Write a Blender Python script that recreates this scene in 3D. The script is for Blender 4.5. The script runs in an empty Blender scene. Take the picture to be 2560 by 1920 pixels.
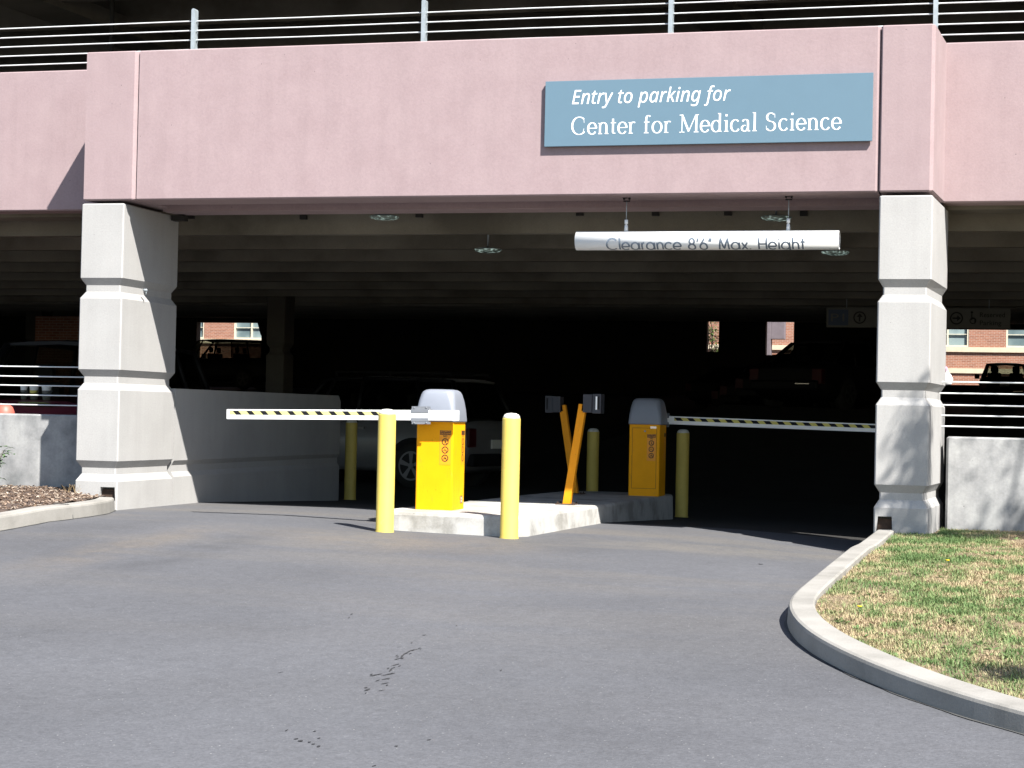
import bpy, bmesh, math, random
import numpy as np
from mathutils import Vector, Matrix
R = math.radians
random.seed(7); rng = np.random.default_rng(7)
scn = bpy.context.scene
col = scn.collection

# ------------------------------------------------------------------ camera, sky, sun, exposure
f_px, yaw, pitch, roll = 4668.07, 0.269005, 0.016195, 0.021582
cam_d = bpy.data.cameras.new("camera"); cam = bpy.data.objects.new("camera", cam_d); col.objects.link(cam)
cam_d.sensor_width = 36.0; cam_d.lens = 36.0 * f_px / 2560.0
cam_d.clip_start = 0.1; cam_d.clip_end = 2000
cy, sy = math.cos(yaw), math.sin(yaw)
fw = Vector((-sy * math.cos(pitch), cy * math.cos(pitch), math.sin(pitch)))
r0 = Vector((cy, sy, 0)); u0 = r0.cross(fw)
rr = r0 * math.cos(roll) + u0 * math.sin(roll); uu = -r0 * math.sin(roll) + u0 * math.cos(roll)
M3 = Matrix((rr, uu, -fw)).transposed()
cam.matrix_world = Matrix.Translation((0, -16.4, 1.02)) @ M3.to_4x4()
scn.camera = cam

SUN = Vector((1.03, -1.0, 1.65)).normalized()
elev = math.asin(SUN.z); azi = math.atan2(SUN.x, SUN.y)
w = bpy.data.worlds.new("World"); scn.world = w; w.use_nodes = True
nt = w.node_tree; nt.nodes.clear()
sky = nt.nodes.new("ShaderNodeTexSky"); sky.sky_type = 'NISHITA'; sky.sun_disc = False
sky.sun_elevation = elev; sky.sun_rotation = azi
sky.air_density = 1.0; sky.dust_density = 0.6; sky.ozone_density = 1.2
bg = nt.nodes.new("ShaderNodeBackground"); bg.inputs[1].default_value = 0.075
wo = nt.nodes.new("ShaderNodeOutputWorld")
nt.links.new(sky.outputs[0], bg.inputs[0]); nt.links.new(bg.outputs[0], wo.inputs[0])
sd = bpy.data.lights.new("sun", 'SUN'); sd.energy = 5.0; sd.angle = R(0.53); sd.color = (1.0, 0.965, 0.91)
sun = bpy.data.objects.new("sun", sd); col.objects.link(sun)
sun.rotation_euler = SUN.to_track_quat('Z', 'Y').to_euler(); sun.location = SUN * 40
scn.view_settings.view_transform = 'Standard'; scn.view_settings.look = 'None'
scn.view_settings.gamma = 1.0; scn.view_settings.exposure = 1.42
scn.render.engine = 'CYCLES'
scn.cycles.max_bounces = 8; scn.cycles.diffuse_bounces = 2; scn.cycles.transparent_max_bounces = 12
scn.cycles.use_denoising = True

# ------------------------------------------------------------------ materials
def nn(t, kind, **kw):
    n = t.nodes.new(kind)
    for k, v in kw.items(): setattr(n, k, v)
    return n
def new_mat(name):
    m = bpy.data.materials.new(name); m.use_nodes = True
    return m, m.node_tree, m.node_tree.nodes["Principled BSDF"]
def noise(t, scale, detail=4, rough=.6, vec=None):
    n = nn(t, "ShaderNodeTexNoise"); n.inputs["Scale"].default_value = scale
    n.inputs["Detail"].default_value = detail; n.inputs["Roughness"].default_value = rough
    if vec is not None: t.links.new(vec, n.inputs["Vector"])
    return n
def ramp(t, src, stops):
    r = nn(t, "ShaderNodeValToRGB"); e = r.color_ramp.elements
    while len(e) < len(stops): e.new(.5)
    for i, (p, c) in enumerate(stops):
        e[i].position = p; e[i].color = (c[0], c[1], c[2], 1) if hasattr(c, '__len__') else (c, c, c, 1)
    t.links.new(src, r.inputs[0]); return r
def mixc(t, a, b, fac, mode='MIX'):
    m = nn(t, "ShaderNodeMix", data_type='RGBA', blend_type=mode)
    for s, v in ((m.inputs[0], fac), (m.inputs[6], a), (m.inputs[7], b)):
        if hasattr(v, 'is_output'): t.links.new(v, s)
        elif hasattr(v, '__len__'): s.default_value = (v[0], v[1], v[2], 1)
        else: s.default_value = v
    return m.outputs[2]
def pos(t, scale=(1, 1, 1)):
    g = nn(t, "ShaderNodeNewGeometry")
    if scale == (1, 1, 1): return g.outputs["Position"]
    mp = nn(t, "ShaderNodeMapping"); mp.inputs["Scale"].default_value = scale
    t.links.new(g.outputs["Position"], mp.inputs[0]); return mp.outputs[0]
def bump(t, b, src, strength, dist):
    n = nn(t, "ShaderNodeBump"); n.inputs["Strength"].default_value = strength; n.inputs["Distance"].default_value = dist
    t.links.new(src, n.inputs["Height"]); t.links.new(n.outputs[0], b.inputs["Normal"])

def speckled(name, base, dark, light, rough=.85, big=1.2, streak=.0, pits=.0, spread=.5, fine=70, bmp=.25):
    """concrete / precast: broad mottling, fine grain, vertical streaks, small dark pits"""
    m, t, b = new_mat(name); p = pos(t)
    n1 = noise(t, big, 5, .6, p); c = ramp(t, n1.outputs[0], [(.35, dark), (.5, base), (.66, light)])
    out = c.outputs[0]
    n2 = noise(t, fine, 3, .7, p); g2 = ramp(t, n2.outputs[0], [(.3, .82), (.7, 1.14)])
    out = mixc(t, out, g2.outputs[0], spread, 'MULTIPLY')
    if streak:
        n3 = noise(t, 1.0, 4, .6, pos(t, (7, 7, .55))); g3 = ramp(t, n3.outputs[0], [(.38, .72), (.56, 1.0)])
        out = mixc(t, out, g3.outputs[0], streak, 'MULTIPLY')
    if pits:
        v = nn(t, "ShaderNodeTexVoronoi"); v.inputs["Scale"].default_value = 11
        t.links.new(p, v.inputs["Vector"])
        g4 = ramp(t, v.outputs["Distance"], [(.035, .35), (.07, 1.0)])
        n5 = noise(t, 3.1, 2, .5, p); k = ramp(t, n5.outputs[0], [(.5, 0.0), (.6, 1.0)])
        out = mixc(t, out, mixc(t, out, g4.outputs[0], pits, 'MULTIPLY'), k.outputs[0])
    t.links.new(out, b.inputs["Base Color"]); b.inputs["Roughness"].default_value = rough
    bump(t, b, n2.outputs[0], bmp, .004)
    return m
def plain(name, c, rough=.6, metal=0.0, vary=.12, scale=6, coat=0.0, spec=.5, scuff=None):
    m, t, b = new_mat(name); p = pos(t)
    n = noise(t, scale, 4, .6, p); g = ramp(t, n.outputs[0], [(.3, 1 - vary), (.7, 1 + vary * .6)])
    out = mixc(t, c, g.outputs[0], 1.0, 'MULTIPLY')
    if scuff:
        n2 = noise(t, 9, 6, .75, pos(t, (1, 1, .45))); k2 = ramp(t, n2.outputs[0], [(.60, 0.0), (.66, .55), (.74, .8)])
        out = mixc(t, out, scuff, k2.outputs[0])
        n3 = noise(t, 60, 3, .8, pos(t, (1, 1, .25))); k3 = ramp(t, n3.outputs[0], [(.66, 0.0), (.72, .7)])
        out = mixc(t, out, tuple(v * .4 for v in scuff), k3.outputs[0])
    t.links.new(out, b.inputs["Base Color"])
    b.inputs["Roughness"].default_value = rough; b.inputs["Metallic"].default_value = metal
    b.inputs["Coat Weight"].default_value = coat; b.inputs["Specular IOR Level"].default_value = spec
    return m

M = {}
M['concrete'] = speckled("pale_concrete", (.340, .333, .322), (.320, .313, .302), (.357, .350, .338), streak=.14, pits=.5, big=1.6)
M['kerbcon'] = speckled("kerb_concrete", (.25, .238, .215), (.205, .195, .175), (.285, .272, .248), streak=.1, pits=.4, big=2.2, fine=90)
M['wallcon'] = speckled("weathered_wall_concrete", (.27, .27, .268), (.17, .175, .175), (.35, .35, .34), streak=.35, pits=.9, big=3.0, fine=40)
M['island'] = speckled("island_concrete", (.42, .41, .385), (.27, .26, .235), (.48, .47, .44), streak=.3, pits=.7, big=3.2)
M['pink'] = speckled("pink_precast", (.290, .215, .219), (.279, .205, .209), (.301, .225, .228), rough=.9, big=3.4, pits=.8, spread=.36, fine=48, streak=.14)
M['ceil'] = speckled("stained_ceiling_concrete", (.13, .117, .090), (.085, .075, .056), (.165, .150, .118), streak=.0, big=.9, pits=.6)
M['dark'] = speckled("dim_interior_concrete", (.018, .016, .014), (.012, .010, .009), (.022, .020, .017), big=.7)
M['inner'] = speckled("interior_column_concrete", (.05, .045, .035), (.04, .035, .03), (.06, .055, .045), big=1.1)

def asphalt(name, base, k):
    m, t, b = new_mat(name); p = pos(t)
    n1 = noise(t, .35, 5, .62, p)
    c1 = ramp(t, n1.outputs[0], [(.36, tuple(v * .86 for v in base)), (.5, base), (.64, tuple(v * 1.12 for v in base))])
    # tyre polished / dusty bands curving into the two lanes
    n2 = noise(t, .8, 5, .62, pos(t, (.28, 1.25, 1))); c2 = ramp(t, n2.outputs[0], [(.46, 0.0), (.62, 1.0)])
    sep = nn(t, "ShaderNodeSeparateXYZ"); t.links.new(p, sep.inputs[0])
    mr = nn(t, "ShaderNodeMapRange"); t.links.new(sep.outputs[1], mr.inputs[0])
    mr.inputs[1].default_value = -7.5; mr.inputs[2].default_value = -1.0; mr.inputs[3].default_value = 0.05; mr.inputs[4].default_value = .95
    mul = nn(t, "ShaderNodeMath", operation='MULTIPLY'); t.links.new(c2.outputs[0], mul.inputs[0]); t.links.new(mr.outputs[0], mul.inputs[1])
    dust = (base[0] * 1.32, base[1] * 1.22, base[2] * 1.06)
    out = mixc(t, c1.outputs[0], dust, mul.outputs[0])
    nz = noise(t, 2.2, 5, .65, p); kz = ramp(t, nz.outputs[0], [(.35, 0.0), (.62, 1.0)])
    for c_, s_, colr, amt in (((-6.65, -3.3, 0), (2.4, .42, 0), (.118, .102, .086), .65), ((-4.9, -1.9, 0), (.62, .95, 0), (.118, .104, .090), .8), ((-6.05, -3.6, 0), (2.6, .38, 0), (.050, .051, .056), .6), ((-2.6, -.6, 0), (.7, .9, 0), (.125, .115, .098), .5), ((-7.4, -2.4, 0), (2.2, .5, 0), (.055, .055, .058), .5)):
        sb = nn(t, "ShaderNodeVectorMath", operation='SUBTRACT'); t.links.new(p, sb.inputs[0]); sb.inputs[1].default_value = c_
        ml = nn(t, "ShaderNodeVectorMath", operation='MULTIPLY'); t.links.new(sb.outputs[0], ml.inputs[0]); ml.inputs[1].default_value = s_
        ln = nn(t, "ShaderNodeVectorMath", operation='LENGTH'); t.links.new(ml.outputs[0], ln.inputs[0])
        fr = ramp(t, ln.outputs["Value"], [(.25, amt), (1.0, 0.0)])
        mk = nn(t, "ShaderNodeMath", operation='MULTIPLY'); t.links.new(fr.outputs[0], mk.inputs[0]); t.links.new(kz.outputs[0], mk.inputs[1])
        out = mixc(t, out, colr, mk.outputs[0])
    n3 = noise(t, 55, 3, .75, p); g3 = ramp(t, n3.outputs[0], [(.3, .76), (.5, 1.0), (.72, 1.28)])
    out = mixc(t, out, g3.outputs[0], .85, 'MULTIPLY')
    n3b = noise(t, 14, 4, .7, p); g3b = ramp(t, n3b.outputs[0], [(.3, .86), (.7, 1.12)])
    out = mixc(t, out, g3b.outputs[0], .9, 'MULTIPLY')
    v = nn(t, "ShaderNodeTexVoronoi"); v.inputs["Scale"].default_value = 42; t.links.new(p, v.inputs["Vector"])
    s1 = ramp(t, v.outputs["Distance"], [(.10, 1.0), (.20, 0.0)])
    hs = ramp(t, v.outputs["Color"], [(.70, 0.0), (.95, .85)])
    mm = nn(t, "ShaderNodeMath", operation='MULTIPLY'); t.links.new(s1.outputs[0], mm.inputs[0]); t.links.new(hs.outputs[0], mm.inputs[1])
    m2 = nn(t, "ShaderNodeMath", operation='MULTIPLY'); t.links.new(mm.outputs[0], m2.inputs[0]); m2.inputs[1].default_value = k
    out = mixc(t, out, (.30, .30, .29), m2.outputs[0])
    t.links.new(out, b.inputs["Base Color"]); b.inputs["Roughness"].default_value = .82
    bump(t, b, n3.outputs[0], .5, .006)
    return m
M['asphalt'] = asphalt("driveway_asphalt", (.078, .0795, .087), 1.0)
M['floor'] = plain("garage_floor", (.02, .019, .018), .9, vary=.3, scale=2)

M['yellow'] = plain("safety_yellow_paint", (.84, .355, .003), .55, vary=.05, spec=.15, scuff=(.62, .27, .02))
M['post_yellow'] = plain("ochre_post_paint", (.74, .28, .010), .6, vary=.08, spec=.15, scuff=(.40, .16, .02))
M['bollard'] = plain("pale_yellow_plastic", (.60, .46, .10), .5, vary=.06, spec=.3, scuff=(.50, .40, .13))
M['bollard_top'] = plain("bollard_top_concrete", (.62, .60, .54), .8, vary=.15, scale=40)
M['hood'] = plain("grey_plastic_hood", (.20, .215, .25), .45, vary=.04)
M['white'] = plain("white_enamel", (.82, .82, .80), .4, vary=.03)
M['black'] = plain("matt_black", (.010, .010, .011), .7, vary=.1, spec=.2)
M['stripe_y'] = plain("boom_yellow_tape", (.58, .50, .10), .5, vary=.05)
M['steel'] = plain("galvanised_steel", (.30, .34, .36), .5, metal=.15, vary=.15, scale=20)
M['scuff_dark'] = plain("scuffed_bitumen", (.026, .026, .028), .8, vary=.4, scale=60)
M['bracket'] = plain("dull_steel_bracket", (.19, .20, .22), .55, metal=.2, vary=.1)
M['cable'] = plain("bright_steel_cable", (.60, .62, .62), .5, metal=.0, vary=.1, scale=60)
M['sign'] = plain("blue_grey_sign_paint", (.098, .166, .216), .5, vary=.02)
M['sign_edge'] = plain("sign_edge", (.05, .07, .04), .5)
M['letter'] = plain("white_vinyl_lettering", (.85, .85, .84), .5, vary=.01)
M['grey_letter'] = plain("grey_vinyl_lettering", (.12, .15, .19), .5, vary=.02)
M['pvc'] = plain("white_pipe", (.80, .80, .78), .42, vary=.02)
M['label'] = plain("amber_label", (.80, .30, .006), .5, vary=.04)
M['label_ink'] = plain("label_ink", (.022, .010, .004), .6)
M['label_mid'] = plain("label_header", (.075, .028, .008), .6, vary=.35, scale=300)
M['seam'] = plain("door_seam", (.22, .08, .003), .7)
M['rust'] = plain("brown_hole_lining", (.055, .032, .02), .9, vary=.4, scale=40)
M['tyre'] = plain("tyre_rubber", (.012, .012, .012), .8)
M['rim'] = plain("alloy_rim", (.14, .14, .15), .4, metal=.3, vary=.05)
M['rim_dark'] = plain("dark_rim", (.03, .03, .03), .5)
M['chrome'] = plain("chrome_trim", (.6, .55, .5), .25, metal=1.0, vary=.03)
M['red_lens'] = plain("red_lens", (.06, .002, .003), .5, vary=.1)
M['clear_lens'] = plain("clear_lens", (.6, .62, .62), .15, vary=.05)
M['silver_car'] = plain("silver_car_paint", (.16, .16, .165), .4, vary=.03, coat=.15)
M['black_car'] = plain("black_car_paint", (.004, .004, .005), .5, vary=.05, coat=.0, spec=.2)
M['maroon_car'] = plain("maroon_car_paint", (.16, .025, .04), .35, vary=.05, coat=.3)
M['seat'] = plain("dark_seat_cloth", (.02, .02, .02), .9)
M['soil'] = plain("lawn_soil", (.17, .125, .075), .95, vary=.35, scale=9)
M['mulchbase'] = plain("mulch_soil", (.075, .052, .04), .95, vary=.4, scale=40)
M['bark'] = plain("bark", (.10, .075, .055), .9, vary=.3, scale=20)
M['paper'] = plain("paper", (.75, .75, .70), .8, vary=.04)
M['greenpaper'] = plain("green_paper", (.30, .42, .12), .8, vary=.04)
M['shirt'] = plain("pink_shirt", (.62, .30, .42), .9)
M['hair'] = plain("dark_hair", (.015, .012, .01), .8)
M['skin'] = plain("skin", (.45, .27, .19), .6)
M['jeans'] = plain("dark_trousers", (.03, .035, .06), .9)
M['board'] = plain("grey_board", (.10, .10, .085), .7)
M['navy'] = plain("navy_board", (.03, .05, .09), .6)
M['sill'] = plain("cream_stone", (.52, .44, .32), .8, vary=.1)
M['winframe'] = plain("window_frame_cream", (.55, .50, .38), .6)
M['lot'] = plain("far_pavement", (.10, .10, .10), .9, vary=.2, scale=.5)
M['dandelion'] = plain("dandelion_yellow", (.85, .62, .02), .6)

def glassy(name, tint, mixv, rough=.05):
    m = bpy.data.materials.new(name); m.use_nodes = True; t = m.node_tree; t.nodes.clear()
    o = nn(t, "ShaderNodeOutputMaterial"); mx = nn(t, "ShaderNodeMixShader"); tr = nn(t, "ShaderNodeBsdfTransparent")
    gl = nn(t, "ShaderNodeBsdfGlossy"); tr.inputs[0].default_value = (*tint, 1); gl.inputs["Roughness"].default_value = rough
    gl.inputs[0].default_value = (.8, .85, .9, 1)
    mx.inputs[0].default_value = mixv; t.links.new(tr.outputs[0], mx.inputs[1]); t.links.new(gl.outputs[0], mx.inputs[2])
    t.links.new(mx.outputs[0], o.inputs[0]); return m
M['glass'] = glassy("car_glass", (.45, .47, .42), .06)
M['glass_dark'] = glassy("tinted_car_glass", (.10, .10, .09), .03)
def window_glass():
    m, t, b = new_mat("office_window_glass"); p = pos(t)
    n = noise(t, .8, 3, .5, p); c = ramp(t, n.outputs[0], [(.35, (.10, .14, .15)), (.6, (.22, .28, .28))])
    t.links.new(c.outputs[0], b.inputs["Base Color"]); b.inputs["Roughness"].default_value = .12
    b.inputs["Specular IOR Level"].default_value = .9
    return m
M['winglass'] = window_glass()
def brick():
    m, t, b = new_mat("red_brick"); g = nn(t, "ShaderNodeNewGeometry")
    sp = nn(t, "ShaderNodeSeparateXYZ"); cb = nn(t, "ShaderNodeCombineXYZ")
    t.links.new(g.outputs["Position"], sp.inputs[0]); t.links.new(sp.outputs[0], cb.inputs[0]); t.links.new(sp.outputs[2], cb.inputs[1])
    br = nn(t, "ShaderNodeTexBrick"); t.links.new(cb.outputs[0], br.inputs["Vector"])
    br.inputs["Scale"].default_value = 1.0; br.inputs["Brick Width"].default_value = .21; br.inputs["Row Height"].default_value = .072
    br.inputs["Mortar Size"].default_value = .006; br.inputs["Color1"].default_value = (.30, .125, .075, 1)
    br.inputs["Color2"].default_value = (.22, .085, .05, 1); br.inputs["Mortar"].default_value = (.36, .30, .24, 1)
    t.links.new(br.outputs[0], b.inputs["Base Color"]); b.inputs["Roughness"].default_value = .9
    return m
M['brick'] = brick()
def lamp_mat():
    m, t, b = new_mat("lamp_lens"); b.inputs["Base Color"].default_value = (.16, .20, .18, 1); b.inputs["Roughness"].default_value = .12
    n = noise(t, 30, 2, .5, pos(t)); c = ramp(t, n.outputs[0], [(.50, 0.0), (.75, .22)])
    b.inputs["Emission Color"].default_value = (.75, 1, .9, 1); t.links.new(c.outputs[0], b.inputs["Emission Strength"])
    return m
M['lamp'] = lamp_mat()
def leaf_mat(name, stops, rough=.6, trans=.25, scale=None):
    m, t, b = new_mat(name); at = nn(t, "ShaderNodeAttribute", attribute_name="tint")
    c = ramp(t, at.outputs["Fac"], stops); t.links.new(c.outputs[0], b.inputs["Base Color"])
    b.inputs["Roughness"].default_value = rough; b.inputs["Specular IOR Level"].default_value = .25
    tl = nn(t, "ShaderNodeBsdfTranslucent"); t.links.new(c.outputs[0], tl.inputs[0])
    mx = nn(t, "ShaderNodeMixShader"); mx.inputs[0].default_value = trans
    out = t.nodes["Material Output"]; t.links.new(b.outputs[0], mx.inputs[1]); t.links.new(tl.outputs[0], mx.inputs[2]); t.links.new(mx.outputs[0], out.inputs[0])
    return m
M['grass'] = leaf_mat("lawn_blades", [(0, (.33, .25, .15)), (.28, (.42, .34, .205)), (.46, (.34, .31, .165)), (.60, (.235, .27, .12)), (.82, (.15, .215, .08)), (1, (.105, .175, .06))])
M['leaf'] = leaf_mat("tree_leaves", [(0, (.03, .06, .015)), (.5, (.06, .11, .025)), (1, (.10, .16, .04))])
M['shrubleaf'] = leaf_mat("shrub_leaves", [(0, (.035, .075, .03)), (.5, (.07, .13, .055)), (1, (.13, .20, .09))])
M['chips'] = leaf_mat("bark_chips", [(0, (.05, .03, .022)), (.4, (.12, .08, .055)), (.8, (.22, .16, .12)), (1, (.42, .36, .29))], .9, .0)
M['straw'] = leaf_mat("dry_stalks", [(0, (.22, .15, .08)), (1, (.40, .30, .16))], .9, .1)

# ------------------------------------------------------------------ mesh helpers
class MB:
    def __init__(s): s.v = []; s.f = []; s.mi = []; s.sm = []
    def add(s, vs, fs, mi=0, smooth=False):
        o = len(s.v); s.v += [tuple(v) for v in vs]
        for q in fs: s.f.append(tuple(i + o for i in q)); s.mi.append(mi); s.sm.append(smooth)
    def box(s, a, b, mi=0, bev=0.0, mtx=None):
        x0, y0, z0 = a; x1, y1, z1 = b
        if bev <= 0:
            vs = [(x0, y0, z0), (x1, y0, z0), (x1, y1, z0), (x0, y1, z0), (x0, y0, z1), (x1, y0, z1), (x1, y1, z1), (x0, y1, z1)]
            fs = [(0, 3, 2, 1), (4, 5, 6, 7), (0, 1, 5, 4), (1, 2, 6, 5), (2, 3, 7, 6), (3, 0, 4, 7)]
        else:
            bm = bmesh.new(); bmesh.ops.create_cube(bm, size=1)
            for v in bm.verts:
                v.co = Vector(((x0 + x1) / 2 + v.co.x * (x1 - x0), (y0 + y1) / 2 + v.co.y * (y1 - y0), (z0 + z1) / 2 + v.co.z * (z1 - z0)))
            bmesh.ops.bevel(bm, geom=bm.edges[:] , offset=bev, segments=2, affect='EDGES', profile=.6)
            bm.verts.index_update(); vs = [v.co.copy() for v in bm.verts]; fs = [tuple(v.index for v in q.verts) for q in bm.faces]; bm.free()
        if mtx is not None: vs = [mtx @ Vector(v) for v in vs]
        s.add(vs, fs, mi); return s
    def rings(s, rs, mi=0, smooth=False, cap=True, closed=True):
        n = len(rs[0]); vs = [p for r_ in rs for p in r_]; fs = []
        m = n if closed else n - 1
        for k in range(len(rs) - 1):
            for i in range(m):
                j = (i + 1) % n; fs.append((k * n + i, k * n + j, (k + 1) * n + j, (k + 1) * n + i))
        if cap: fs.append(tuple(range(n - 1, -1, -1))); fs.append(tuple((len(rs) - 1) * n + i for i in range(n)))
        s.add(vs, fs, mi, smooth)
        if cap: s.sm[-1] = s.sm[-2] = False
        return s
    def cyl(s, a, b, r, r2=None, n=12, mi=0, smooth=True, cap=True):
        a = Vector(a); b = Vector(b); d = (b - a).normalized(); r2 = r if r2 is None else r2
        x = d.orthogonal().normalized(); y = d.cross(x)
        c = lambda o, q: [o + (x * math.cos(2 * math.pi * i / n) + y * math.sin(2 * math.pi * i / n)) * q for i in range(n)]
        return s.rings([c(a, r), c(b, r2)], mi, smooth, cap)
    def lathe(s, o, prof, n=32, mi=0, axis='Z', smooth=True, cap=True):
        o = Vector(o); rs = []
        for (r_, h) in prof:
            ring = []
            for i in range(n):
                a = 2 * math.pi * i / n; c, q = math.cos(a) * r_, math.sin(a) * r_
                ring.append(o + (Vector((c, q, h)) if axis == 'Z' else Vector((c, -h, q)) if axis == 'Y' else Vector((h, c, q))))
            rs.append(ring)
        return s.rings(rs, mi, smooth, cap)
    def prism(s, pts, lo, hi, axis='Z', mi=0):
        """polygon pts (2D) extruded lo..hi along axis"""
        def P(p, h): return (p[0], p[1], h) if axis == 'Z' else (p[0], h, p[1]) if axis == 'Y' else (h, p[0], p[1])
        n = len(pts); vs = [P(p, lo) for p in pts] + [P(p, hi) for p in pts]
        fs = [tuple(range(n - 1, -1, -1)), tuple(range(n, 2 * n))] + [(i, (i + 1) % n, n + (i + 1) % n, n + i) for i in range(n)]
        s.add(vs, fs, mi); return s
    def build(s, name, mats, parent=None, label=None, cat=None, group=None, kind=None, tint=None, loc=None, fix=True):
        me = bpy.data.meshes.new(name); me.from_pydata(s.v, [], s.f)
        mats = mats if isinstance(mats, (list, tuple)) else [mats]
        for m_ in mats: me.materials.append(M[m_])
        me.polygons.foreach_set("material_index", s.mi); me.polygons.foreach_set("use_smooth", s.sm)
        if tint is not None:
            at = me.attributes.new("tint", 'FLOAT', 'POINT'); at.data.foreach_set("value", np.asarray(tint, dtype=np.float32))
        if fix and len(s.f) < 60000:
            bm = bmesh.new(); bm.from_mesh(me); bmesh.ops.recalc_face_normals(bm, faces=bm.faces); bm.to_mesh(me); bm.free()
        me.update()
        o = bpy.data.objects.new(name, me); col.objects.link(o)
        if loc is not None: o.location = loc
        if parent is not None: o.parent = parent
        tag(o, label, cat, group, kind); return o
def tag(o, label=None, cat=None, group=None, kind=None):
    if label: o["label"] = label
    if cat: o["category"] = cat
    if group: o["group"] = group
    if kind: o["kind"] = kind
    return o
def thing(name, label, cat, loc=(0, 0, 0), rz=0.0, group=None):
    o = bpy.data.objects.new(name, None); col.objects.link(o); o.location = loc; o.rotation_euler = (0, 0, rz)
    o.empty_display_size = .2
    return tag(o, label, cat, group)
def copy_tree(o, parent=None):
    c = o.copy(); col.objects.link(c); c.parent = parent
    for ch in [x for x in col.objects if x.parent == o]: copy_tree(ch, c)
    return c
def text_mesh(s, name, mat, parent, x, y, z, width, height, shear=0.0, bold=0.0, depth=.003, extra=None, label=None, sub='XZ'):
    """text laid out, turned into a mesh that fills width x height standing in the XZ plane, facing -Y"""
    cu = bpy.data.curves.new(name, 'FONT'); cu.body = s; cu.size = 1; cu.shear = shear; cu.offset = bold; cu.extrude = 0
    cu.resolution_u = 4
    if extra: cu.space_character = extra
    to = bpy.data.objects.new(name + "_tmp", cu); col.objects.link(to)
    dg = bpy.context.evaluated_depsgraph_get(); dg.update()
    me = bpy.data.meshes.new_from_object(to.evaluated_get(dg)); bpy.data.objects.remove(to)
    n = len(me.vertices); co = np.zeros(n * 3); me.vertices.foreach_get("co", co); co = co.reshape(-1, 3)
    mn, mx = co.min(0), co.max(0)
    sx = width / (mx[0] - mn[0]); sz = sx if height is None else height
    new = np.zeros_like(co)
    if sub == 'XZ':
        new[:, 0] = x + (co[:, 0] - mn[0]) * sx; new[:, 2] = z + co[:, 1] * sz; new[:, 1] = y
    else:                                        # on a face looking +X : runs along +Y
        new[:, 1] = y + (co[:, 0] - mn[0]) * sx; new[:, 2] = z + co[:, 1] * sz; new[:, 0] = x
    me.vertices.foreach_set("co", new.ravel()); me.materials.clear(); me.materials.append(M[mat])
    for p in me.polygons: p.use_smooth = False
    bm = bmesh.new(); bm.from_mesh(me); bmesh.ops.remove_doubles(bm, verts=bm.verts, dist=1e-5); bm.to_mesh(me); bm.free()
    me.update(); me.name = name
    o = bpy.data.objects.new(name, me); col.objects.link(o); o.parent = parent
    if label: o["label"] = label
    return o

# ------------------------------------------------------------------ ground heights
def gx(x): return float(np.interp(x, [-30, -8.5, -6.8, -5.3, -4.2, -2.8, -1.9, -1.5, 5], [0.0, .01, .01, -.035, -.045, -.065, -.11, -.13, -.13]))
def floor_rise(x, y):
    b = np.interp(y, [14, 58], [0, 2.15])
    e = np.interp(y, [14, 20, 22, 38], [0, 1.0, 1.15, 0]) * np.interp(x, [-9.5, -6], [0, 1])
    return float(b + e)
def g(x, y):
    z = gx(x)
    if y < -1.5: z *= max(0.0, 1 + (y + 1.5) / 4.0)
    if y > 2: z -= .035 * min(y - 2, 6)
    if y < -2: z -= .045 * (-y - 2)
    if y > 14: z += floor_rise(x, y)
    return z
def reveal(y): return float(np.interp(y, [-8, -5, 0], [.100, .118, .225]))
def lawn_z(x, y): return g(-1.3, min(y, 0)) + reveal(y) - .040 + .012 * (x + 1.2)

def sheet(name, xs, ys, zf, mat, label=None):
    b = MB(); nx, ny = len(xs), len(ys)
    vs = [(x, y, zf(x, y)) for y in ys for x in xs]
    fs = [(j * nx + i, j * nx + i + 1, (j + 1) * nx + i + 1, (j + 1) * nx + i) for j in range(ny - 1) for i in range(nx - 1)]
    b.add(vs, fs, 0, True)
    return b.build(name, mat, kind='structure', fix=False)
xs = sorted(set([-200, -120, -70, -45, -30, -20] + list(np.arange(-14, 6.01, .5)) + [-8.2, -6.8, -4.2, -2.8, -1.9] + [10, 16, 30, 60, 120, 200]))
ys = [-200, -120, -60, -40, -30] + list(np.arange(-22, 2.01, .5))
sheet("road", xs, ys, g, 'asphalt')
fys = list(np.arange(2, 14, 1.0)) + list(np.arange(14, 40, 2.0)) + [40, 45, 50, 58]
fxs = [-60, -48, -40, -30, -20, -14, -11, -9.5, -8.5, -7.6, -6.8, -6, -4.2, -2.8, -1.9, -1.5, 0, 4, 10, 30]
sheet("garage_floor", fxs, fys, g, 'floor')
sheet("far_pavement", [-200, -60, -30, 0, 30, 200], [58, 62, 66, 120, 240], lambda x, y: 1.93 + (0 if y < 100 else -.2), 'lot')

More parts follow.
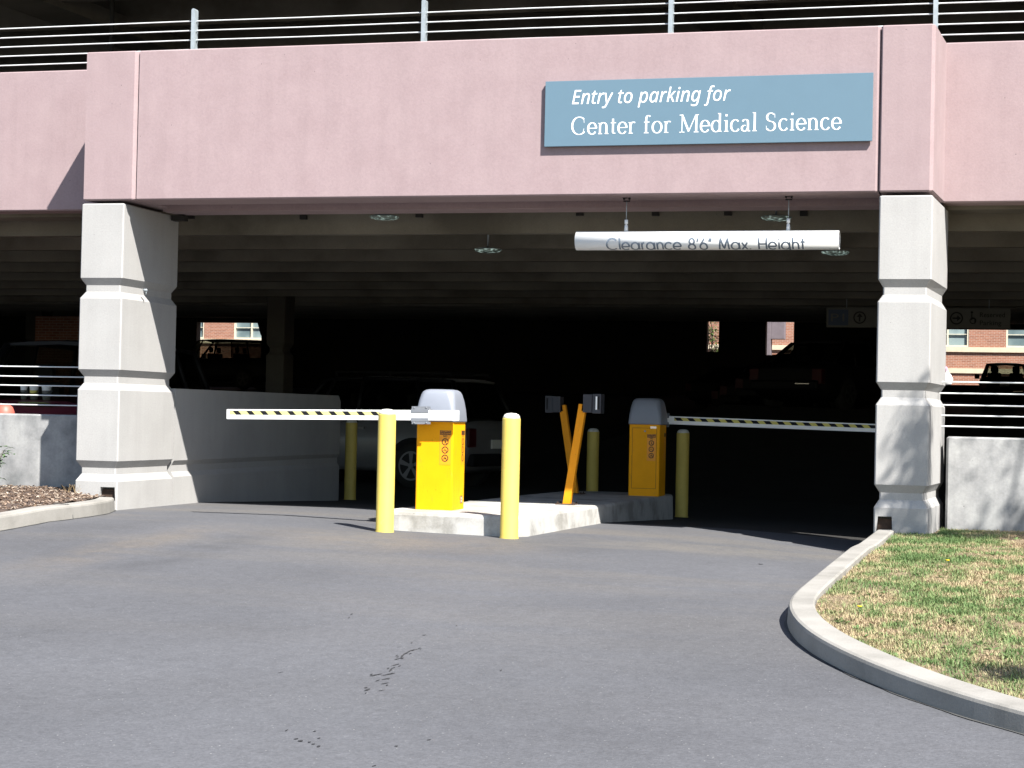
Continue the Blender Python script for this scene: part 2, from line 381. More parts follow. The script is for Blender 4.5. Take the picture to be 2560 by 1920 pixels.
# ------------------------------------------------------------------ kerbs
def kw(y): return float(np.interp(y, [-7, -5.7], [.185, .150]))
def kerb(path, side, rvf, wtop=None, batter=.008):
    """path = foot of the road face; body lies on `side` (+1 = right of travel)"""
    P = [Vector((x, y, 0)) for x, y in path]
    Q = []
    for i in range(len(P) - 1):
        n = max(1, int((P[i + 1] - P[i]).length / .10))
        for k in range(n): Q.append(P[i].lerp(P[i + 1], k / n))
    Q.append(P[-1])
    for _ in range(14): Q = [Q[0]] + [(Q[i - 1] + Q[i] * 2 + Q[i + 1]) / 4 for i in range(1, len(Q) - 1)] + [Q[-1]]
    rs = []
    for i, p in enumerate(Q):
        d = (Q[min(i + 1, len(Q) - 1)] - Q[max(i - 1, 0)]).normalized(); nrm = Vector((d.y, -d.x, 0)) * side
        gz = g(p.x, p.y); rv = rvf(p.y)
        wob = .002 * math.sin(i * .7); wtop = kw(p.y)
        rs.append([(p + nrm * o) + Vector((0, 0, gz + h)) for o, h in
                   ((-.002 + wob * .5, -.12), (0.0 + wob * .5, 0), (batter * .8, rv - .022), (batter + .004, rv - .008), (batter + .018, rv), (batter + wtop - .012, rv + .003), (batter + wtop, rv - .008), (batter + wtop, -.12))])
    b = MB(); b.rings(rs, 0, False, True); return b, Q
kr_path = [(-1.235, -.012), (-1.255, -1), (-1.285, -2), (-1.315, -3), (-1.345, -4.2), (-1.365, -4.9), (-1.335, -5.5), (-1.245, -5.98), (-1.1, -6.45), (-.975, -6.75), (-.70, -7.29), (-.40, -7.75), (-.01, -8.23), (.6, -8.8), (1.8, -9.6), (4, -10.6), (9, -12)]
b, krQ = kerb(kr_path, -1, reveal)
# dummy joints every ~2.4 m are dark slots cut as thin insets
kerb_r = b.build("kerb", 'kerbcon', kind='structure')
kl_path = [(-8.47, -.012), (-8.33, -.26), (-8.24, -.55), (-8.175, -.9), (-8.10, -1.5), (-8.065, -2.0), (-8.075, -2.7), (-8.16, -3.6), (-8.5, -5.0), (-9.4, -7), (-11, -9), (-14, -11)]
b, klQ = kerb(kl_path, 1, lambda y: float(np.interp(y, [-3, 0], [.125, .125])))
kerb_l = b.build("kerb", 'kerbcon', kind='structure')
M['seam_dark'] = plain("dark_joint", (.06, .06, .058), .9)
def joint(Q, i, side, rv):
    p, d = Q[i], (Q[i + 1] - Q[i - 1]).normalized(); n = Vector((d.y, -d.x, 0)) * side; gz = g(p.x, p.y)
    b = MB(); a = p - n * .004 + Vector((0, 0, gz)); c = p + n * .021 + Vector((0, 0, gz + rv - .012)); e = p + n * .045 + Vector((0, 0, gz + rv + .0045)); h = p + n * .19 + Vector((0, 0, gz + rv + .0065))
    for u, v in ((a, c), (c, e), (e, h)): b.cyl(u, v, .0035, n=6, smooth=False)
    return b
joint(klQ, 14, 1, .125).build("joint", 'seam_dark', kerb_l); joint(klQ, 40, 1, .125).build("joint", 'seam_dark', kerb_l)
joint(krQ, 86, -1, .12).build("joint", 'seam_dark', kerb_r)

# ------------------------------------------------------------------ lawn and mulch bed
lx = [-1.6 + .1 * i for i in range(0, 50)] + [3.6, 4.5, 6, 9, 14, 30]
ly = [-12, -10.5] + [-9.6 + .1 * i for i in range(0, 105)] + [.83]
def inner_x(y):                                    # back edge of the right kerb
    best = None
    for i in range(len(krQ) - 1):
        a, c = krQ[i], krQ[i + 1]
        if min(a.y, c.y) <= y <= max(a.y, c.y) and abs(a.y - c.y) > 1e-6:
            t_ = (y - a.y) / (c.y - a.y); d = (c - a).normalized(); off = (kw(y) + .01) / max(.25, abs(d.y))
            return a.x + (c.x - a.x) * t_ + off
    return -1.10 if y > -1 else 9
b = MB(); vs = []; fs = []
rows = []
for y in ly:
    x0 = max(inner_x(y), -1.2) if y < .0 else -1.2
    rows.append([(x0 + (xx + 1.6) * .9, y) for xx in lx])
n = len(lx)
for r_ in rows:
    for (x, y) in r_: vs.append((x, y, lawn_z(x, y) + .01 * math.sin(x * 5 + y * 3) * math.sin(y * 4.1)))
for j in range(len(ly) - 1):
    for i in range(n - 1): fs.append((j * n + i, j * n + i + 1, (j + 1) * n + i + 1, (j + 1) * n + i))
b.add(vs, fs, 0, True); b.build("lawn_ground", 'soil', kind='structure', fix=False)

def mulch_z(x, y): return .135 + .03 * math.exp(-((x + 9.6) ** 2) / .8) * (1 if y > -3 else .5) + .014 * math.sin(x * 9 + y * 5) * math.sin(y * 11 - x * 4) + min(0, (y + 1.5)) * .03
def inner_xl(y):
    for i in range(len(klQ) - 1):
        a, c = klQ[i], klQ[i + 1]
        if min(a.y, c.y) <= y <= max(a.y, c.y) and abs(a.y - c.y) > 1e-6:
            t_ = (y - a.y) / (c.y - a.y); return a.x + (c.x - a.x) * t_ - .17
    return -8.6
my = list(np.arange(-6, .86, .08)); vs = []; fs = []; n = 60
for y in my:
    x0 = inner_xl(y)
    for i in range(n):
        x = x0 - i * .06 if i < 45 else x0 - 2.7 - (i - 45) * 1.2
        vs.append((x, y, mulch_z(x, y)))
for j in range(len(my) - 1):
    for i in range(n - 1): fs.append((j * n + i, (j + 1) * n + i, (j + 1) * n + i + 1, j * n + i + 1))
b = MB(); b.add(vs, fs, 0, True); b.build("mulch_bed", 'mulchbase', kind='structure', fix=False)
b = MB(); tint = []
for k in range(5200):
    y = random.uniform(-3.2, .84); x = inner_xl(y) - random.uniform(.0, 2.4) ** 1.0
    L, W, H = random.uniform(.012, .042), random.uniform(.006, .016), random.uniform(.002, .007)
    m_ = Matrix.Translation((x, y, mulch_z(x, y) + random.uniform(.002, .016))) @ Matrix.Rotation(random.uniform(0, 6.28), 4, 'Z') @ Matrix.Rotation(random.gauss(0, .35), 4, 'X') @ Matrix.Rotation(random.gauss(0, .35), 4, 'Y')
    b.box((-L / 2, -W / 2, 0), (L / 2, W / 2, H), mtx=m_); tint += [min(1, random.random() ** .9)] * 8
b.build("bark_mulch", 'chips', kind='stuff', tint=tint, label="brown bark chip mulch in the bed left of the left column", cat="mulch", fix=False)

# grass blades: patchy green and straw
def vnoise(x, y, s):
    xi, yi = x / s, y / s; x0, y0 = np.floor(xi).astype(int), np.floor(yi).astype(int); fx, fy = xi - x0, yi - y0
    fx = fx * fx * (3 - 2 * fx); fy = fy * fy * (3 - 2 * fy)
    h = lambda a, c: (np.abs(np.sin(a * 127.1 + c * 311.7) * 43758.5453) % 1.0)
    return (h(x0, y0) * (1 - fx) + h(x0 + 1, y0) * fx) * (1 - fy) + (h(x0, y0 + 1) * (1 - fx) + h(x0 + 1, y0 + 1) * fx) * fy
def blades(N, xr, yr, seed, hmin, hmax, wid):
    r_ = np.random.default_rng(seed); X = r_.uniform(*xr, N); Y = r_.uniform(*yr, N)
    ix = np.array([inner_x(v) if v < 0 else -1.15 for v in np.round(Y, 2)]); keep = X > ix + .012 + r_.normal(0, .008, N)
    keep &= ~((Y > -.01) & (X < -.72)); X, Y = X[keep], Y[keep]; n = len(X)
    Zb = np.array([lawn_z(a, c) for a, c in zip(X, Y)]) - .004
    pt = .36 * vnoise(X, Y * .6, .36) + .44 * vnoise(X + 9, Y * .7 + 3, .13) + .20 * vnoise(X * 1.7, Y, 1.1)
    gr = np.clip((pt - .5) * 2.4 + .64 + r_.normal(0, .16, n), 0, 1)
    hgt = r_.uniform(hmin, hmax, n) * (.65 + .7 * gr); ang = r_.uniform(0, 2 * np.pi, n); lean = r_.uniform(.35, 1.45, n)
    wd = wid * r_.uniform(.6, 1.3, n); dx, dy = np.cos(ang), np.sin(ang)
    tipx = X + dx * hgt * np.sin(lean); tipy = Y + dy * hgt * np.sin(lean); tipz = Zb + hgt * np.cos(lean) + .004
    mxx = X + dx * hgt * .45 * np.sin(lean * .6); myy = Y + dy * hgt * .45 * np.sin(lean * .6); mz = Zb + hgt * .5
    V = np.empty((n, 5, 3))
    px, py = -dy * wd / 2, dx * wd / 2
    V[:, 0] = np.c_[X - px, Y - py, Zb]; V[:, 1] = np.c_[X + px, Y + py, Zb]
    V[:, 2] = np.c_[mxx + px * .8, myy + py * .8, mz]; V[:, 3] = np.c_[mxx - px * .8, myy - py * .8, mz]; V[:, 4] = np.c_[tipx, tipy, tipz]
    return V, gr
V1, g1 = blades(150000, (-1.3, .75), (-8.9, .84), 3, 0.012, .040, .0058)
V2, g2 = blades(24000, (.75, 4.0), (-10, .84), 4, .02, .06, .010)
V = np.concatenate([V1, V2]); gr = np.concatenate([g1, g2]); n = len(V)
me = bpy.data.meshes.new("grass"); me.vertices.add(n * 5); me.vertices.foreach_set("co", V.reshape(-1))
base = np.arange(n) * 5
loops = np.stack([base, base + 1, base + 2, base + 3, base + 3, base + 2, base + 4], 1).reshape(-1)
me.loops.add(n * 7); me.loops.foreach_set("vertex_index", loops.astype(np.int32))
me.polygons.add(n * 2); ls = np.stack([np.arange(n) * 7, np.arange(n) * 7 + 4], 1).reshape(-1); lt = np.tile([4, 3], n)
me.polygons.foreach_set("loop_start", ls.astype(np.int32)); me.polygons.foreach_set("loop_total", lt.astype(np.int32))
me.materials.append(M['grass']); me.update(calc_edges=True); me.validate()
at = me.attributes.new("tint", 'FLOAT', 'POINT'); at.data.foreach_set("value", np.repeat(gr, 5).astype(np.float32))
o = bpy.data.objects.new("grass", me); col.objects.link(o)
tag(o, "patchy green and straw coloured lawn beside the right kerb", "grass", kind='stuff')

# broad leaved weeds in the lawn, dandelions
def leaf_quad(b, tint, base, dirv, L, W, droop=.4, t_=.5):
    d = dirv.normalized(); s_ = d.cross(Vector((0, 0, 1)));
    if s_.length < 1e-3: s_ = Vector((1, 0, 0))
    s_.normalize(); dn = Vector((0, 0, -1))
    p0 = base; p1 = base + d * L * .5 + s_ * W / 2; p2 = base + d * L * .5 - s_ * W / 2; p3 = base + d * L + dn * L * droop * .5
    pm = base + d * L * .5 + dn * W * .12
    b.add([p0, p1, p3, p2, pm], [(0, 1, 4), (1, 2, 4), (2, 3, 4), (3, 0, 4)]); tint += [t_] * 5
b = MB(); tint = []
for k in range(260):
    y = random.uniform(-8.4, .3); x = random.uniform(-1.15, .6)
    if x < inner_x(y) + .05: continue
    z = lawn_z(x, y)
    for q in range(random.randint(5, 9)):
        a = random.uniform(0, 6.28); leaf_quad(b, tint, Vector((x, y, z)), Vector((math.cos(a), math.sin(a), random.uniform(.3, .9))), random.uniform(.03, .075), random.uniform(.012, .022), .5, random.uniform(.72, 1))
b.build("lawn_weeds", 'grass', kind='stuff', tint=tint, label="broad leaved green weeds scattered through the dry lawn", cat="weeds", fix=False)
for k, (x, y, lb) in enumerate([(-.52, -2.9, "small yellow dandelion near the middle of the lawn"), (-.9, -5.6, "small yellow dandelion low in the lawn near the curved kerb")]):
    z = lawn_z(x, y); t_ = thing("dandelion", lb, "flower", (x, y, z), group="dandelions in the lawn")
    b = MB(); b.cyl((0, 0, 0), (.004, -.004, .05), .0015, n=6); b.build("stem", 'shrubleaf', t_, tint=[.6] * len(b.v))
    b = MB()
    for q in range(18):
        a = q * 2.4; e = .003 + .005 * (q % 3) / 2
        b.cyl((.004 + math.cos(a) * e * .3, -.004 + math.sin(a) * e * .3, .05), (.004 + math.cos(a) * (e + .006), -.004 + math.sin(a) * (e + .004), .057), .002, n=5)
    b.build("flower_head", 'dandelion', t_)

# scuffs and gouges in the asphalt
b = MB()
def scuff(x, y, L, W, a):
    n_ = 9; pts = []
    for i in range(n_):
        q = 2 * math.pi * i / n_; rx = L / 2 * (.7 + .5 * random.random()); ry = W / 2 * (.6 + .7 * random.random())
        u, v = math.cos(q) * rx, math.sin(q) * ry; px, py = x + u * math.cos(a) - v * math.sin(a), y + u * math.sin(a) + v * math.cos(a)
        pts.append((px, py, g(px, py) + .003))
    b.add(pts, [tuple(range(n_))])
SCUFF = []
for x, y, L, W in [(-3.065, -7.01, .05, .016), (-3.07, -7.05, .07, .02), (-3.083, -7.10, .09, .03), (-3.081, -7.18, .10, .035), (-3.071, -7.27, .11, .035), (-3.066, -7.35, .09, .03), (-3.022, -7.52, .10, .03), (-3.005, -7.60, .06, .02), (-2.998, -7.66, .10, .035), (-2.97, -7.77, .11, .035), (-2.943, -7.89, .08, .03), (-2.909, -8.0, .07, .03), (-2.867, -8.17, .05, .025), (-3.025, -7.81, .10, .045), (-2.966, -7.94, .05, .02), (-2.934, -8.17, .07, .05), (-2.914, -8.25, .04, .02), (-3.177, -7.01, .03, .015), (-3.104, -7.26, .04, .02), (-3.156, -6.86, .03, .02), (-3.815, -6.01, .05, .03), (-3.783, -6.14, .05, .02), (-3.486, -7.89, .05, .02), (-2.952, -9.11, .04, .02), (-2.853, -9.25, .03, .04), (-2.822, -9.28, .03, .06), (-2.835, -9.09, .02, .04), (-2.769, -9.21, .02, .03), (-2.778, -9.29, .02, .04), (-2.75, -9.32, .02, .04), (-2.716, -9.35, .03, .04), (-2.422, -9.25, .02, .04), (-2.332, -9.10, .03, .03), (-2.39, -9.6, .03, .03), (-3.173, -6.6, .05, .02), (-2.479, -7.5, .04, .025), (-3.103, -6.22, .04, .02), (-1.95, -2.0, .08, .07), (-4.9, -1.7, .04, .03), (-5.1, -2.0, .03, .02)]:
    scuff(x, y, L * .95, W * .34, R(90) + random.uniform(-.5, .3)); 
    if L > .06: scuff(x + random.uniform(-.03, .03), y + random.uniform(-.06, .06), L * .4, W * .25, R(90))
b.build("asphalt_scuffs", 'scuff_dark', kind='structure', fix=False)

# ------------------------------------------------------------------ the parking garage
gar = thing("parking_garage", "concrete parking garage with pink precast beams and pale grooved columns", "garage")
BEV = .012
def ring_rect(x0, x1, y0, y1, z, c=BEV, tap=0.0):
    """rounded-corner plan; tap moves the back right corner outwards"""
    return [(x0 + c, y0, z), (x1 - c, y0, z), (x1, y0 + c, z), (x1 + tap, y1 - c, z), (x1 + tap - c, y1, z), (x0 + c, y1, z), (x0, y1 - c, z), (x0, y0 + c, z)]
NI = .042
def col_profile(z0):
    L = [(z0, 0), (.283, 0), (.353, NI), (.413, NI), (.483, 0), (1.169, 0), (1.237, NI), (1.300, NI), (1.369, 0), (2.059, 0), (2.125, NI), (2.189, NI), (2.259, 0), (2.971, 0), (2.983, .012)]
    return L
def column(name, x0, x1, y0, y1, z0, mat, tap=0.0, hole=None, label=None, prof=None, parent=gar):
    b = MB(); rs = []
    for z, i in (prof or col_profile(z0)): rs.append(ring_rect(x0 + i, x1 - i, y0 + i, y1 - i, z, BEV, tap))
    b.rings(rs); o = b.build(name, mat, parent, label)
    if hole:
        c_ = MB(); c_.add([(hole[0], -.2, hole[2] ), (hole[1], -.2, hole[2]), (hole[1], .13, hole[2]), (hole[0], .13, hole[2]), (hole[0] + .018, -.2, hole[3]), (hole[1] - .008, -.2, hole[3] + .004), (hole[1] - .008, .13, hole[3]), (hole[0] + .018, .13, hole[3])],
                           [(0, 3, 2, 1), (4, 5, 6, 7), (0, 1, 5, 4), (1, 2, 6, 5), (2, 3, 7, 6), (3, 0, 4, 7)])
        co = c_.build("cutter", 'rust'); md = o.modifiers.new("cut", 'BOOLEAN'); md.object = co; md.solver = 'EXACT'
        dg = bpy.context.evaluated_depsgraph_get(); dg.update()
        me = bpy.data.meshes.new_from_object(o.evaluated_get(dg)); o.modifiers.clear(); o.data = me; bpy.data.objects.remove(co)
        h = MB(); h.box((hole[0] + .012, .045, hole[2] - .01), (hole[1] - .012, .11, hole[3] - .02)); 
        for k in range(9): h.box((0, 0, 0), (random.uniform(.02, .05), .02, .02), mtx=Matrix.Translation((random.uniform(hole[0] + .02, hole[1] - .06), random.uniform(.005, .03), hole[2] - .004)) @ Matrix.Rotation(random.uniform(0, 3), 4, 'Z'))
        h.build("drain_hole_lining", 'rust', o)
    return o
XL0, XL1, XR0, XR1 = -8.912, -8.457, -1.257, -.802
column("front_column", XL0, XL1, 0, 1.22, -.5, 'concrete', hole=(-8.652, -8.474, .10, .230), label="left front column of the entrance, half crossed by shadow")
column("front_column", XR0, XR1, 0, 1.22, -.5, 'concrete', tap=.08, hole=(-1.238, -1.095, .05, .208), label="right front column of the entrance with leafy tree shadow")
column("front_column", XL0 - 8.1, XL1 - 8.1, 0, 1.22, -.5, 'concrete')
column("front_column", XR0 + 8.5, XR1 + 8.5, 0, 1.22, -.5, 'concrete')
# small lifting insert on the left column
b = MB(); b.cyl((-8.44, .42, 2.17), (-8.40, .42, 2.17), .012, n=10); b.cyl((-8.41, .42, 2.165), (-8.41, .42, 2.12), .004, n=6)
b.build("anchor_bolt", 'steel', gar)

# pink precast: pilasters over the columns, spandrel between, recessed spandrels on the wings
ZT, ZB = 4.463, 3.015
def pilaster(x0, x1, bevr, tap=0.0, y1=1.0, bevl=.0):
    b = MB(); rs = []
    for z, i in ((ZB, .01), (ZB + .012, 0), (ZT - .01, 0), (ZT, .01)):
        rs.append([(x0 + bevl + i, 0 + i, z), (x1 - bevr, 0 + i, z), (x1 - i, bevr + i, z), (x1 - i + tap, y1, z), (x0 + i, y1, z), (x0 + i, bevl + i, z)])
    b.rings(rs); return b
pilaster(-8.894, -8.348, .032).build("pilaster", 'pink', gar)
pilaster(-1.262, -.806, .03, .07, bevl=.012).build("pilaster", 'pink', gar)
def panel(x0, x1, y0, y1, bevr=0.0, ledge=True, z0=ZB, z1=ZT):
    b = MB(); rs = []
    for z, i in ((z0, .012), (z0 + .012, 0), (z1 - .01, 0), (z1, .01)):
        rs.append([(x0, y0 + i, z), (x1 - bevr, y0 + i, z), (x1, y0 + i + bevr, z), (x1, y1, z), (x0, y1, z)])
    b.rings(rs); return b
panel(-8.334, -1.270, .012, .46, .026).build("spandrel_panel", 'pink', gar, "main pink spandrel panel over the entrance carrying the blue sign")
panel(-16.4, -8.885, .85, 1.12).build("spandrel_panel", 'pink', gar, "pink spandrel panel left of the entrance with a diagonal shadow")
panel(-.81, 7.1, .85, 1.12).build("spandrel_panel", 'pink', gar, "pink spandrel panel right of the entrance")
b = MB(); b.box((-8.42, .46, 3.07), (-1.27, .80, 4.2)); b.box((-8.41, .76, 2.985), (-1.28, 1.12, 3.36)); b.build("spandrel_ledge", 'pink', gar)
for x0, x1 in ((-17.0, -8.46 - .5), (-.72, 7.6)):
    b = MB(); b.box((x0, 1.124, 2.98), (x1, 1.5, 3.33)); b.build("edge_beam", 'ceil', gar)
# dark recess and hardware under the beam at the left column head
b = MB(); b.box((-8.44, 1.0, 2.92), (-8.30, 1.10, 2.975)); b.build("bearing_bracket", 'dark', gar)

def ceil_up(y): return float(np.interp(y, [14, 58], [0, 2.05]))
# decks (level two slab follows the ramp), stems of the double tees
b = MB(); prof = []
for y in (1.12, 14, 58): prof.append((y, 3.34 + ceil_up(y)))
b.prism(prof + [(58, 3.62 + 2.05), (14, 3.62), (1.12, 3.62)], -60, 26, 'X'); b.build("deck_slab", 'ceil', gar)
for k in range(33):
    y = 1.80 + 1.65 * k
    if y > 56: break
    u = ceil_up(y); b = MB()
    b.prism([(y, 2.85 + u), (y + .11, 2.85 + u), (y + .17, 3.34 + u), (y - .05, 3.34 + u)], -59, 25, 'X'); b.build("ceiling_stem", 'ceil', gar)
for xx in (-8.58, -7.30, -6.03, -4.34, -3.57, -2.85, -2.11):
    b = MB(); b.box((xx - .035, 1.735, 3.0 + random.uniform(0, .03)), (xx + .035, 1.79, 3.05)); b.build("embed_plate", 'dark', gar)
# level three slab and stems, closing back wall so that the level is dim
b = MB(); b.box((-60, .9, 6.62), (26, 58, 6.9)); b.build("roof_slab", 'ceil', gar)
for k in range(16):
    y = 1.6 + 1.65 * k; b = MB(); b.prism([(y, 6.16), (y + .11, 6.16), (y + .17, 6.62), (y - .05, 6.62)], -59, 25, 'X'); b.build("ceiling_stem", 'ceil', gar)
for xx in (-11.9, -3.6):
    b = MB(); b.add([(xx - .9, 2.0, 6.08), (xx - .25, 2.0, 6.08), (xx + 1.2, 24, 6.08), (xx + .4, 24, 6.08), (xx - .9, 2.0, 6.3), (xx - .25, 2.0, 6.3), (xx + 1.2, 24, 6.3), (xx + .4, 24, 6.3)], [(0, 1, 2, 3), (4, 7, 6, 5), (0, 4, 5, 1), (1, 5, 6, 2), (2, 6, 7, 3), (3, 7, 4, 0)])
    b.build("ceiling_beam", 'ceil', gar)
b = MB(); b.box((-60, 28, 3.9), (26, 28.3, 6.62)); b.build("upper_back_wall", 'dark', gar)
b = MB(); b.cyl((-11.4, 4.0, 6.16), (-10.9, 4.3, 6.0), .03, n=8); b.cyl((-10.9, 4.3, 6.0), (-10.9, 4.3, 3.7), .03, n=8); b.build("conduit", 'dark', gar)
# top parapet spandrels (above the picture) shading the upper level
for x0, x1, yy in ((-8.894, -.806, .85), (-17, -8.9, .85), (-.8, 7.6, .85)):
    panel(x0, x1, yy, yy + .9 - yy + .05, z0=6.30, z1=7.7).build("parapet_panel", 'pink', gar)
for x0, x1 in ((XL0, XL1), (XR0, XR1)):
    b = MB(); b.box((x0, .55, 3.62), (x1, 1.12, 6.3)); b.build("upper_column", 'concrete', gar) if False else None

# interior columns
ip = [(-.5, 0), (2.0, 0), (2.07, .04), (2.13, .04), (2.2, 0), (3.34, 0)]
def icol(x, y, w_=.55, d_=.75, mat='inner'):
    zz = g(x, y); up = ceil_up(y)
    column("interior_column", x - w_ / 2, x + w_ / 2, y, y + d_, zz - .2, mat, prof=[(zz - .2, 0), (1.9 + up, 0), (1.96 + up, .04), (2.02 + up, .04), (2.1 + up, 0), (3.36 + up, 0)])
icol(-11.86, 12.0, .32, .42); icol(.9, 20.0, .5, .7); icol(-26.6, 30, .5, .6)
# far side of the garage: solid bays with a few openings to the street beyond
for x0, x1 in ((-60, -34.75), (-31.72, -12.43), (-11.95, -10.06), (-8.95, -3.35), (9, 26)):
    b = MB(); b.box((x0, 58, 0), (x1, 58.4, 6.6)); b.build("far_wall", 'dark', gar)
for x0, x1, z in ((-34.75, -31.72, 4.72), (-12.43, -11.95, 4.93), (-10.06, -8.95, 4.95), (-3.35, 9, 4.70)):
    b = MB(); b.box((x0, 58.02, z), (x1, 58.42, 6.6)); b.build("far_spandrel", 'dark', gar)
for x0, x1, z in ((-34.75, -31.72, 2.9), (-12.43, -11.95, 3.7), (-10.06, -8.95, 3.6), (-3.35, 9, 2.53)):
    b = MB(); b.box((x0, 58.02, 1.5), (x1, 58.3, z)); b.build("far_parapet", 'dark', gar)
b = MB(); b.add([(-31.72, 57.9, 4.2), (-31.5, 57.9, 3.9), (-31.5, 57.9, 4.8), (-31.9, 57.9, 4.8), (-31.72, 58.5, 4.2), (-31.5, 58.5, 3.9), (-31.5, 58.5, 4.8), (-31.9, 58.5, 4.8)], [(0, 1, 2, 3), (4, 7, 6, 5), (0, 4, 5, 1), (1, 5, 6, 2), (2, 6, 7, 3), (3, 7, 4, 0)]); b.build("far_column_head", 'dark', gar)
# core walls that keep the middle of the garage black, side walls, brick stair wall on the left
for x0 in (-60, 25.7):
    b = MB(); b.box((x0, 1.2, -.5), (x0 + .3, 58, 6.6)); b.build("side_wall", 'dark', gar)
b = MB(); b.box((-25.4, 28, 0.3), (-23.6, 28.3, 3.35)); b.build("brick_stair_wall", 'brick', gar)

# low walls
def wall_loft(name, x0, x1, y0, y1, z0, z1, mat, label, cat="low wall", c=.015):
    b = MB(); b.rings([ring_rect(x0, x1, y0, y1, z0, c), ring_rect(x0, x1, y0, y1, z1 - .015, c), ring_rect(x0 + .015, x1 - .015, y0 + .015, y1 - .015, z1, c)])
    return b.build(name, mat, None, label, cat)
wall_loft("low_wall", -.688, 7.2, .85, 1.06, -.6, .905, 'wallcon', "stained concrete low wall behind the lawn right of the right column", c=.02)
wall_loft("low_wall", -16.5, -8.95, .85, 1.06, -.4, .915, 'wallcon', "concrete low wall above the bark bed left of the left column")
b = MB()
def lring(z, i, y1): c = .05; return [(-8.757, 1.235, z), (-8.457 - i, 1.235, z), (-8.457 - i, y1 - c, z), (-8.457 - i - c, y1, z), (-8.757 + c, y1, z), (-8.757, y1 - c, z)]
b.rings([lring(z, i, 6.1 - max(0, (z - 1.13)) * .9) for z, i in ((-.5, 0), (.300, 0), (.352, .03), (.418, .03), (.468, 0), (1.13, 0), (1.21, .0))])
b.build("lane_wall", 'concrete', None, "grey concrete wall along the left lane running back from the left column", "low wall")

# cable railings
def cable_rail(name, x0, x1, y, zs, posts, label, ztop, zbot, group=None):
    t_ = thing(name, label, "railing", (posts[0] if posts else x0, y, zbot), group=group); o0 = Vector(t_.location)
    for z in zs:
        b = MB(); n_ = max(2, int((x1 - x0) / 1.2)); P = []
        for i in range(n_ + 1): x = x0 + (x1 - x0) * i / n_; P.append(Vector((x, y, z + .003 * math.sin(i * 2.1))) - o0)
        for i in range(n_): b.cyl(P[i], P[i + 1], .0068, n=8, cap=False)
        b.build("cable", 'cable', t_)
    for px in posts:
        b = MB(); rs = []
        for k in range(9):
            a = math.pi * k / 8; rs.append((px - math.cos(a) * .020 - o0.x, ztop - .020 + math.sin(a) * .020 - o0.z))
        b.prism([(px - .020 - o0.x, zbot - o0.z)] + rs + [(px + .020 - o0.x, zbot - o0.z)], -.045, .035, 'Y')
        for z in zs: b.box((px + .019 - o0.x, -.012, z - .012 - o0.z), (px + .028 - o0.x, .012, z + .012 - o0.z))
        b.build("post", 'steel', t_)
    return t_
cable_rail("cable_railing", -16.8, 7.4, 1.17, [4.598, 4.696, 4.794, 4.892, 4.990], [-13.27, -10.79, -8.31, -5.825, -3.34, -.866, 1.6, 4.09, 6.57], "steel cable railing with flat posts along the upper deck edge", 5.115, 3.62)
cable_rail("cable_railing", -16.8, -8.9, .95, [1.012, 1.113, 1.212, 1.306, 1.408], [-13.3, -11.0 - .7], "five steel cables over the low wall left of the left column", 1.46, .90)
cable_rail("cable_railing", -.76, 7.3, .95, [.996, 1.094, 1.188, 1.295, 1.397], [1.6, 4.0], "five steel cables over the low wall right of the right column", 1.46, .90)

# ceiling lamps
lm = thing("ceiling_lamp", "round glass ceiling lamp left of centre under the first concrete beam", "ceiling lamp", (-6.30, 1.45, 2.985), group="round lamps under the garage ceiling")
b = MB(); b.cyl((0, 0, .01), (0, 0, .36), .011, .011, n=10); b.lathe((0, 0, 0), [(.06, .03), (.13, .018), (.150, .008)], 24); b.build("housing", 'steel', lm)
b = MB(); b.lathe((0, 0, 0), [(.150, .008), (.14, -.010), (.10, -.022), (.04, -.028)], 24); b.build("lens", 'lamp', lm)
for (x, y, z), lb in (((-2.338, 1.45, 2.95), "round glass ceiling lamp just right of the pipe hanger at the right"), ((-5.68, 3.1, 2.80), "round glass ceiling lamp of the second row, left of the clearance pipe"), ((-1.93, 3.1, 2.765), "round glass ceiling lamp of the second row, right below the clearance pipe")):
    c = copy_tree(lm); c.location = (x, y, z); c["label"] = lb
for o in [x for x in col.objects if x.name.startswith("housing")]: pass

# ------------------------------------------------------------------ signs
sg = thing("entry_sign", "blue grey sign reading Entry to parking for Center for Medical Science", "sign", (-4.257, 0, 3.45))
def rel(o): return Vector(o.location)
b = MB(); b.box((0, -.035, .004), (2.931, -.006, .597), bev=.002); b.build("panel", ['sign'], sg)
b = MB(); b.box((0.02, -.0055, .05), (2.91, .011, .55)); b.build("backing_frame", 'sign_edge', sg)
ITAL = "".join(' ' if ch == ' ' else chr((0x1D608 + ord(ch) - 65) if ch.isupper() else (0x1D622 + ord(ch) - 97)) for ch in "Entry to parking for")
text_mesh(ITAL, "lettering_top", 'letter', sg, .252, -.0365, .384, 1.44, .178, bold=.0)
